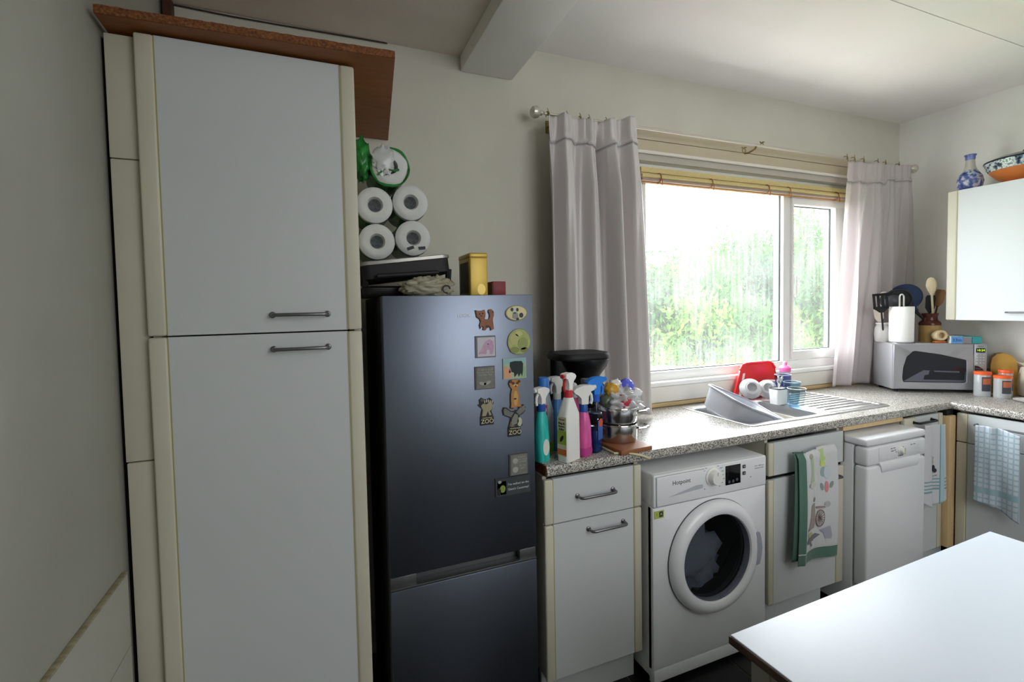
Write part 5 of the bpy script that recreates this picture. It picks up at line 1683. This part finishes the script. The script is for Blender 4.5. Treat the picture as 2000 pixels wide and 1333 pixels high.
# ------------------------------------------------------------------ right worktop: jars, jug, plates
def jar(name, label, x, y, r, h, lc):
    T = thing(name, label, 'jar', (x, y, WT))
    obj('glass', lathe(new(), [(r * .96, 0), (r, .004), (r, h * .88), (r * .95, h * .9)], n=32), P('jar_clear', '#cfd2d4', .12, trans=.35), T, world=False)
    obj('lid', lathe(new(), [(r * 1.04, h * .88), (r * 1.05, h * .9), (r * 1.05, h * .985), (r * 1.0, h)], n=32), P('lid_orange', lc, .4), T, world=False)
    M = Matrix.Rotation(math.radians(-50), 4, 'Z')
    for a0, a1, z0_, z1_, c in ((-.2, 1.0, .22, .80, '#3a3c44'), (1.6, 2.7, .22, .82, '#8d8c96'), (1.7, 2.5, .30, .5, '#c0482e'), (-.1, .9, .5, .75, '#b0603c')):
        b = new()
        off = .0008 if c in ('#3a3c44', '#8d8c96') else .0014
        grid(b, 10, 1, lambda u, v: Vector(((r + off) * math.cos(-2.6 + a0 + (a1 - a0) * u), (r + off) * math.sin(-2.6 + a0 + (a1 - a0) * u), h * (z0_ + (z1_ - z0_) * v))))
        obj('label', b, P('jarlab' + c, c, .5), T, world=False)
    return T
jar('spice_jar', 'glass spice jar with an orange lid and black label, nearest the microwave', 2.815, -.572, .036, .140, '#e8602a')
jar('second_spice_jar', 'glass spice jar with an orange lid and red lettering, farther from the microwave', 2.832, -.650, .036, .126, '#ee6a33')
jar('tall_jar', 'clear jar with a pale lid behind the two orange lidded jars', 2.915, -.630, .030, .150, '#b9b6b4')
T = thing('yellow_canister', 'mustard yellow arched canister behind the orange lidded jars', 'canister', (3.000, -.580, WT))
prof_ = [(-.050, 0), (.058, 0), (.058, .16), (.052, .20), (.032, .228), (0, .238), (-.026, .232), (-.044, .21), (-.050, .17)]
b = prism(new(), prof_, -.03, .045)
bmesh.ops.bevel(b, geom=[e for e in b.edges if e.is_boundary is False and e.calc_face_angle(0) > 1.2], offset=.008, segments=3, affect='EDGES')
obj('body', b, P('mustard', '#b48c3c', .4), T, world=False)
obj('spout', box(new(), -.066, -.044, -.02, .02, .12, .14, .004), P('spout_dark', '#3a2f22', .5), T, world=False)
T.rotation_euler = (0, 0, math.radians(-60))
T = thing('jug', 'large cream jug with a pouring lip at the right edge of the worktop', 'jug', (2.998, -.722, WT))
obj('body', lathe(new(), [(.055, 0), (.068, .01), (.076, .06), (.070, .12), (.060, .165), (.064, .19), (.061, .19), (.056, .165), (.066, .12), (0, .01)], n=40), P('jug_cream', '#cdc9b8', .3), T, world=False)
M = Matrix.Rotation(math.radians(150), 4, 'Z')
b = new()
t_ = [(.052, -.030, .165), (.052, .030, .165), (.066, .022, .19), (.098, 0, .200), (.066, -.022, .19)]
vs_ = [b.verts.new(M @ Vector(p)) for p in t_]
for tri in ((0, 1, 3), (1, 2, 3), (0, 3, 4)):
    b.faces.new([vs_[i] for i in tri])
o = obj('spout', b, P('jug_cream', '#cdc9b8'), T, world=False); m_ = o.modifiers.new('t', 'SOLIDIFY'); m_.thickness = .003
obj('handle', tube(new(), arc((.068, 0, .10), .05, -PI / 2, PI / 2, 12), .008, 8, mat=Matrix.Rotation(math.radians(-30), 4, 'Z')), P('jug_cream', '#cdc9b8'), T, world=False)
T = thing('plate', 'white plate lying on the right worktop in front of the jug', 'plate', (2.80, -.80, WT))
obj('dish', lathe(new(), [(.05, 0), (.055, .003), (.088, .012), (.090, .014), (.086, .0145), (.054, .006), (0, .005)], n=40), P('plate_white', '#e8e8e8', .2), T, world=False)

# ------------------------------------------------------------------ wall cupboard on the right
T = thing('wall_cupboard', 'white wall cupboard on the right wall with a cream edge strip', 'cupboard', (2.92, -.9, 1.367))
b = box(new(), 2.779, 3.078, -1.42, -.428, 1.369, 2.120, .001)
obj('carcass', b, CARC, T)
dd_ = xfront('door', T, -.925, -.424, 1.367, 2.122, 2.760, .045)
xfront('door', T, -1.43, -.930, 1.367, 2.122, 2.760, .045)
obj('handle', tube(new(), [(2.76, -.690, 1.413), (2.744, -.690, 1.413), (2.732, -.705, 1.413), (2.732, -.845, 1.413), (2.744, -.86, 1.413), (2.76, -.86, 1.413)], .0045, 8), PEWTER, dd_)
BW = ramp_mat('blue_white', [(.35, '#25315f'), (.47, '#5665a0'), (.56, '#c3c6cf'), (.7, '#3b4a82')], 26, .25, detail=5)
BW2 = ramp_mat('blue_white_fine', [(.38, '#1c2536'), (.47, '#6f7f90'), (.53, '#d5dad6'), (.62, '#8298a2'), (.72, '#1f2a3d')], 46, .2, detail=4)
PORC = P('porcelain', '#b9b7af', .25)
T = thing('vase', 'small blue and white bottle vase on top of the wall cupboard', 'vase', (2.885, -.468, 2.1225))
obj('bulb', lathe(new(), [(.030, 0), (.036, .004), (.054, .028), (.060, .056), (.054, .088), (.038, .114), (.030, .126)], n=36, cap1=False), BW, T, world=False)
obj('neck', lathe(new(), [(.030, .126), (.023, .150), (.020, .185)], n=28, cap0=False, cap1=False), PORC, T, world=False)
obj('mouth', lathe(new(), [(.020, .185), (.0225, .192), (.0225, .205), (.028, .216), (.026, .217), (.017, .195)], n=28, cap0=False, cap1=False), P('mouth_blue', '#7079b4', .25, noise=(40, .4, 3, (1, 1, 1))), T, world=False)
T = thing('tureen', 'large bowl with blue patterned band and orange base on the wall cupboard', 'tureen', (2.92, -.690, 2.1225))
obj('foot', lathe(new(), [(.085, 0), (.088, .010), (.080, .018), (.090, .024)], n=48, cap1=False), P('tureen_orange', '#c4713a', .3, noise=(10, .15, 3, (1, 1, 1))), T, world=False)
obj('base', lathe(new(), [(.080, .018), (.115, .040), (.145, .078)], n=48, cap0=False, cap1=False), P('tureen_orange', '#c4713a'), T, world=False)
obj('band', lathe(new(), [(.145, .078), (.156, .098), (.164, .125)], n=48, cap0=False, cap1=False), BW2, T, world=False)
obj('rim', lathe(new(), [(.164, .125), (.167, .128), (.166, .133), (.160, .134)], n=48, cap0=False, cap1=False), P('rim_navy', '#1f2836', .25), T, world=False)
obj('lid', lathe(new(), [(.162, .133), (.130, .150), (.070, .160), (.016, .162), (.012, .168), (.016, .178), (.012, .184), (0, .185)], n=48, cap0=False), thin_glass('lid_glass', '#b9bcae', 1.4, .1), T, world=False)

# ------------------------------------------------------------------ tea towels
def towel(name, label, loc, f, nu, nv, mat, rotz=0):
    T = thing(name, label, 'towel', loc, rotz)
    b = new(); grid(b, nu, nv, f)
    o = obj('cloth', b, mat, T, world=False)
    m_ = o.modifiers.new('t', 'SOLIDIFY'); m_.thickness = .002; m_.offset = 0
    return T, o
# green bordered towel on the sink cupboard, front fold
TW = cloth_mat('towel_white', '#d5d6da', .8, .1, (250, 250), .1,
               [('Z', '#587d6f', [(-.502, -.446)]), ('X', '#587d6f', [(-.2, -.066)]), ('Z', '#dfe4e0', [(-.451, -.447)]), ('X', '#dfe4e0', [(-.070, -.067)])])
TX0, TXW = -.098, .245
def ft(u, v):
    x = TX0 + u * (TXW + .012 * v) - .012 * v
    z = -.003 - .497 * v + .014 * u - .022 * u * v
    y = -.004 - .010 * math.sin(2.2 * PI * u + 1.2 * v) - .008 * math.exp(-((u - .14) / .06) ** 2) - .010 * math.exp(-((u - .5) / .05) ** 2) * max(0, 1 - 2.2 * v) - .022 * v * (1 - v)
    if v < .05:
        y += .012 * (1 - v / .05)
    return Vector((x, y, z))
T, o = towel('tea_towel', 'white printed tea towel with green border hanging on the sink cupboard', (1.315, -.630, .825), ft, 60, 60, TW)
def bk(u, v):
    p = ft(u * .2, v * .97)
    return Vector((p.x - .006 - .014 * v * (1 - u), p.y + .012, p.z + .004))
b = new(); grid(b, 14, 30, bk)
o2 = obj('back_fold', b, P('towel_green', '#4b6c60', .85), T, world=False)
m_ = o2.modifiers.new('t', 'SOLIDIFY'); m_.thickness = .002
def tprint(par, name, poly, col, k=0):
    """flat printed patch following the towel surface"""
    b = new()
    def at(x, z):
        v = max(0, min(1, (-.003 - z) / .497)); u = max(0, min(1, (x - TX0 + .012 * v) / (TXW + .012 * v)))
        v = max(0, min(1, (-.003 + .014 * u - z) / (.497 + .022 * u)))
        p = ft(u, v)
        return Vector((x, p.y - .0022 - .0003 * k, z))
    cx_ = sum(p[0] for p in poly) / len(poly); cz_ = sum(p[1] for p in poly) / len(poly)
    vs_ = [b.verts.new(at(*p)) for p in poly]
    md2 = [b.verts.new(at(cx_ + .5 * (p[0] - cx_), cz_ + .5 * (p[1] - cz_))) for p in poly]
    cc = b.verts.new(at(cx_, cz_))
    for i in range(len(poly)):
        j = (i + 1) % len(poly)
        b.faces.new((vs_[i], vs_[j], md2[j], md2[i])); b.faces.new((md2[i], md2[j], cc))
    return obj(name, b, P('print' + col, col, .85), par, world=False)
# printed figures: lady in green, parrot, flower, woman at a spinning wheel, bird
for i, (nm, poly, col) in enumerate([
    ('green_figure', [(-.058, -.03), (-.03, -.03), (-.026, -.11), (-.02, -.155), (-.062, -.15), (-.05, -.1)], '#9fb58c'),
    ('figure_head', ell(-.05, -.018, .018, .012, 10, .4), '#8d8a70'),
    ('figure_skirt', ell(-.035, -.165, .030, .018, 12), '#c3c6b4'),
    ('grey_mark', ell(-.07, -.162, .014, .010, 8), '#7f8798'),
    ('lime_plume', [(.038, .0), (.078, .004), (.080, -.05), (.06, -.075), (.040, -.06)], '#a3c76c'),
    ('yellow_patch', ell(.058, -.074, .020, .014, 10), '#c5d24e'),
    ('teal_patch', ell(.062, -.115, .020, .026, 12), '#7d9aa0'),
    ('blue_shade', ell(.088, -.12, .022, .035, 12), '#bccbd8'),
    ('red_flower', ell(.082, -.195, .012, .030, 12), '#d06a6c'),
    ('grey_petal', ell(.052, -.192, .012, .022, 10, .4), '#6f7d80'),
    ('grey_petal', ell(.110, -.185, .010, .020, 10, -.4), '#6f7d80'),
    ('brown_robe', [(-.045, -.268), (-.012, -.262), (.0, -.36), (-.012, -.395), (-.07, -.39), (-.05, -.33)], '#8f7a72'),
    ('brown_head', ell(-.018, -.245, .011, .013, 10), '#6e6060'),
    ('loom_beam', [(.0, -.285), (.07, -.295), (.075, -.305), (.0, -.297)], '#7c6a62'),
    ('white_bundle', ell(.085, -.285, .018, .016, 10), '#a3a0a8'),
    ('dark_base', [(-.08, -.385), (-.03, -.375), (-.03, -.392), (-.08, -.398)], '#6b5c58'),
    ('purple_bird', [(-.09, -.452), (-.06, -.43), (.0, -.425), (.04, -.44), (-.01, -.455), (-.05, -.465), (-.07, -.47)], '#5c5a66'),
    ('yellow_head', ell(-.052, -.42, .022, .014, 10), '#b3ae62'),
    ('pink_breast', ell(-.022, -.452, .014, .012, 10), '#b98a9a'),
    ('bird_tail', [(-.055, -.465), (-.04, -.46), (-.02, -.487), (-.035, -.49)], '#6a6670'),
    ('violet_skirt', [(.03, -.415), (.10, -.40), (.11, -.45), (.105, -.468), (.07, -.466), (.06, -.435)], '#9a98ae')]):
    poly = [(x * .86 + .016, z * .88 - .004) for x, z in poly]
    col = '#%02x%02x%02x' % tuple(int(.70 * int(col[q:q + 2], 16) + .30 * 205) for q in (1, 3, 5))
    tprint(T, nm, poly, col, i % 3)
for k in range(8):
    a = k * PI / 8
    c_, s_ = math.cos(a), math.sin(a)
    tprint(T, 'wheel_spoke', [(.048 + c_ * .028 - s_ * .0012, -.315 + s_ * .036 + c_ * .0012), (.048 + c_ * .028 + s_ * .0012, -.315 + s_ * .036 - c_ * .0012), (.048 - c_ * .028 + s_ * .0012, -.315 - s_ * .036 - c_ * .0012), (.048 - c_ * .028 - s_ * .0012, -.315 - s_ * .036 + c_ * .0012)], '#867268', 1)
b = tube(new(), [(.048 + .029 * math.cos(2 * PI * k / 24), ft(.62, .63).y - .004, -.315 + .038 * math.sin(2 * PI * k / 24)) for k in range(24)], .0022, 5, closed=True)
obj('wheel_rim', b, P('print#867268', '#867268'), T, world=False)

# striped towel by the dishwasher
TW2 = cloth_mat('towel_striped', '#d3d3d8', .8, .1, (250, 250), .1,
                [('Z', '#7ea5ab', [(-.300, -.293), (-.318, -.311), (-.336, -.329), (-.354, -.344)]), ('X', '#6fa3b5', [(.048, .054)]), ('X', '#b5cfd6', [(.054, .075)])])
def f2(u, v):
    x = -.085 + u * .175 + .02 * v * (u - .5)
    z = -.410 * v - .012 * u - .025 * math.sin(PI * u) * v + .02 * abs(u - .35) * v
    y = -.006 - .012 * math.sin(2.6 * PI * u + .4) * (.4 + .6 * v) - .012 * math.exp(-((u - .3) / .08) ** 2) * v
    return Vector((x, y, z))
T, o = towel('striped_towel', 'white tea towel with blue stripes hanging beside the dishwasher', (2.225, -.628, .848), f2, 50, 50, TW2)
def print2(nm, poly, col):
    b = new()
    def at(x, z):
        u = max(0, min(1, (x + .085) / .175)); v = max(0, min(1, -z / .42))
        return Vector((x, f2(u, v).y - .006, z))
    b.faces.new([b.verts.new(at(*p)) for p in poly])
    obj(nm, b, P('print' + col, col, .85), T, world=False)
print2('puffin_head', ell(-.018, -.172, .010, .008, 10), '#4b4a4e')
print2('puffin_body', [(-.020, -.180), (-.004, -.174), (.0, -.200), (-.004, -.22), (-.016, -.208)], '#a08540')
print2('black_curl', ell(.0, -.235, .016, .018, 12), '#23272d')
print2('black_curl', ell(.016, -.25, .012, .012, 10), '#2f3540')
print2('curl_hollow', ell(.004, -.236, .008, .009, 10), '#d3d3d8')
text('ISLE OF MAY', .0115, (.006, f2(.5, .67).y - .008, -.277), T, P('print#5a5e66', '#5a5e66', .85), world=False, ext=.0001)
# checked towel on the right cupboard
TW3 = cloth_mat('towel_checked', '#ccd6de', .85, .1, (200, 200), .2,
                [('Z', '#a6bdcb', [(-.40 + k * .026, -.392 + k * .026) for k in range(15)]), ('Y', '#a6bdcb', [(-.09 + k * .022, -.084 + k * .022) for k in range(9)]), ('Z', '#9fbfc6', [(-.345, -.32)])])
def f3(u, v):
    y = .080 - u * .165 - .008 * v * (u - .3)
    z = -.395 * v - .035 * u * v - .02 * u + .012 * math.sin(PI * u)
    x = -.006 - .012 * math.sin(2.4 * PI * u + 1) * (.5 + .5 * v) - .016 * math.exp(-((u - .38) / .09) ** 2) * (1 - .5 * v)
    return Vector((x, y, z))
T, o = towel('checked_towel', 'pale blue checked tea towel draped on the right base cabinet handle', (2.428, -.795, .838), f3, 40, 44, TW3)
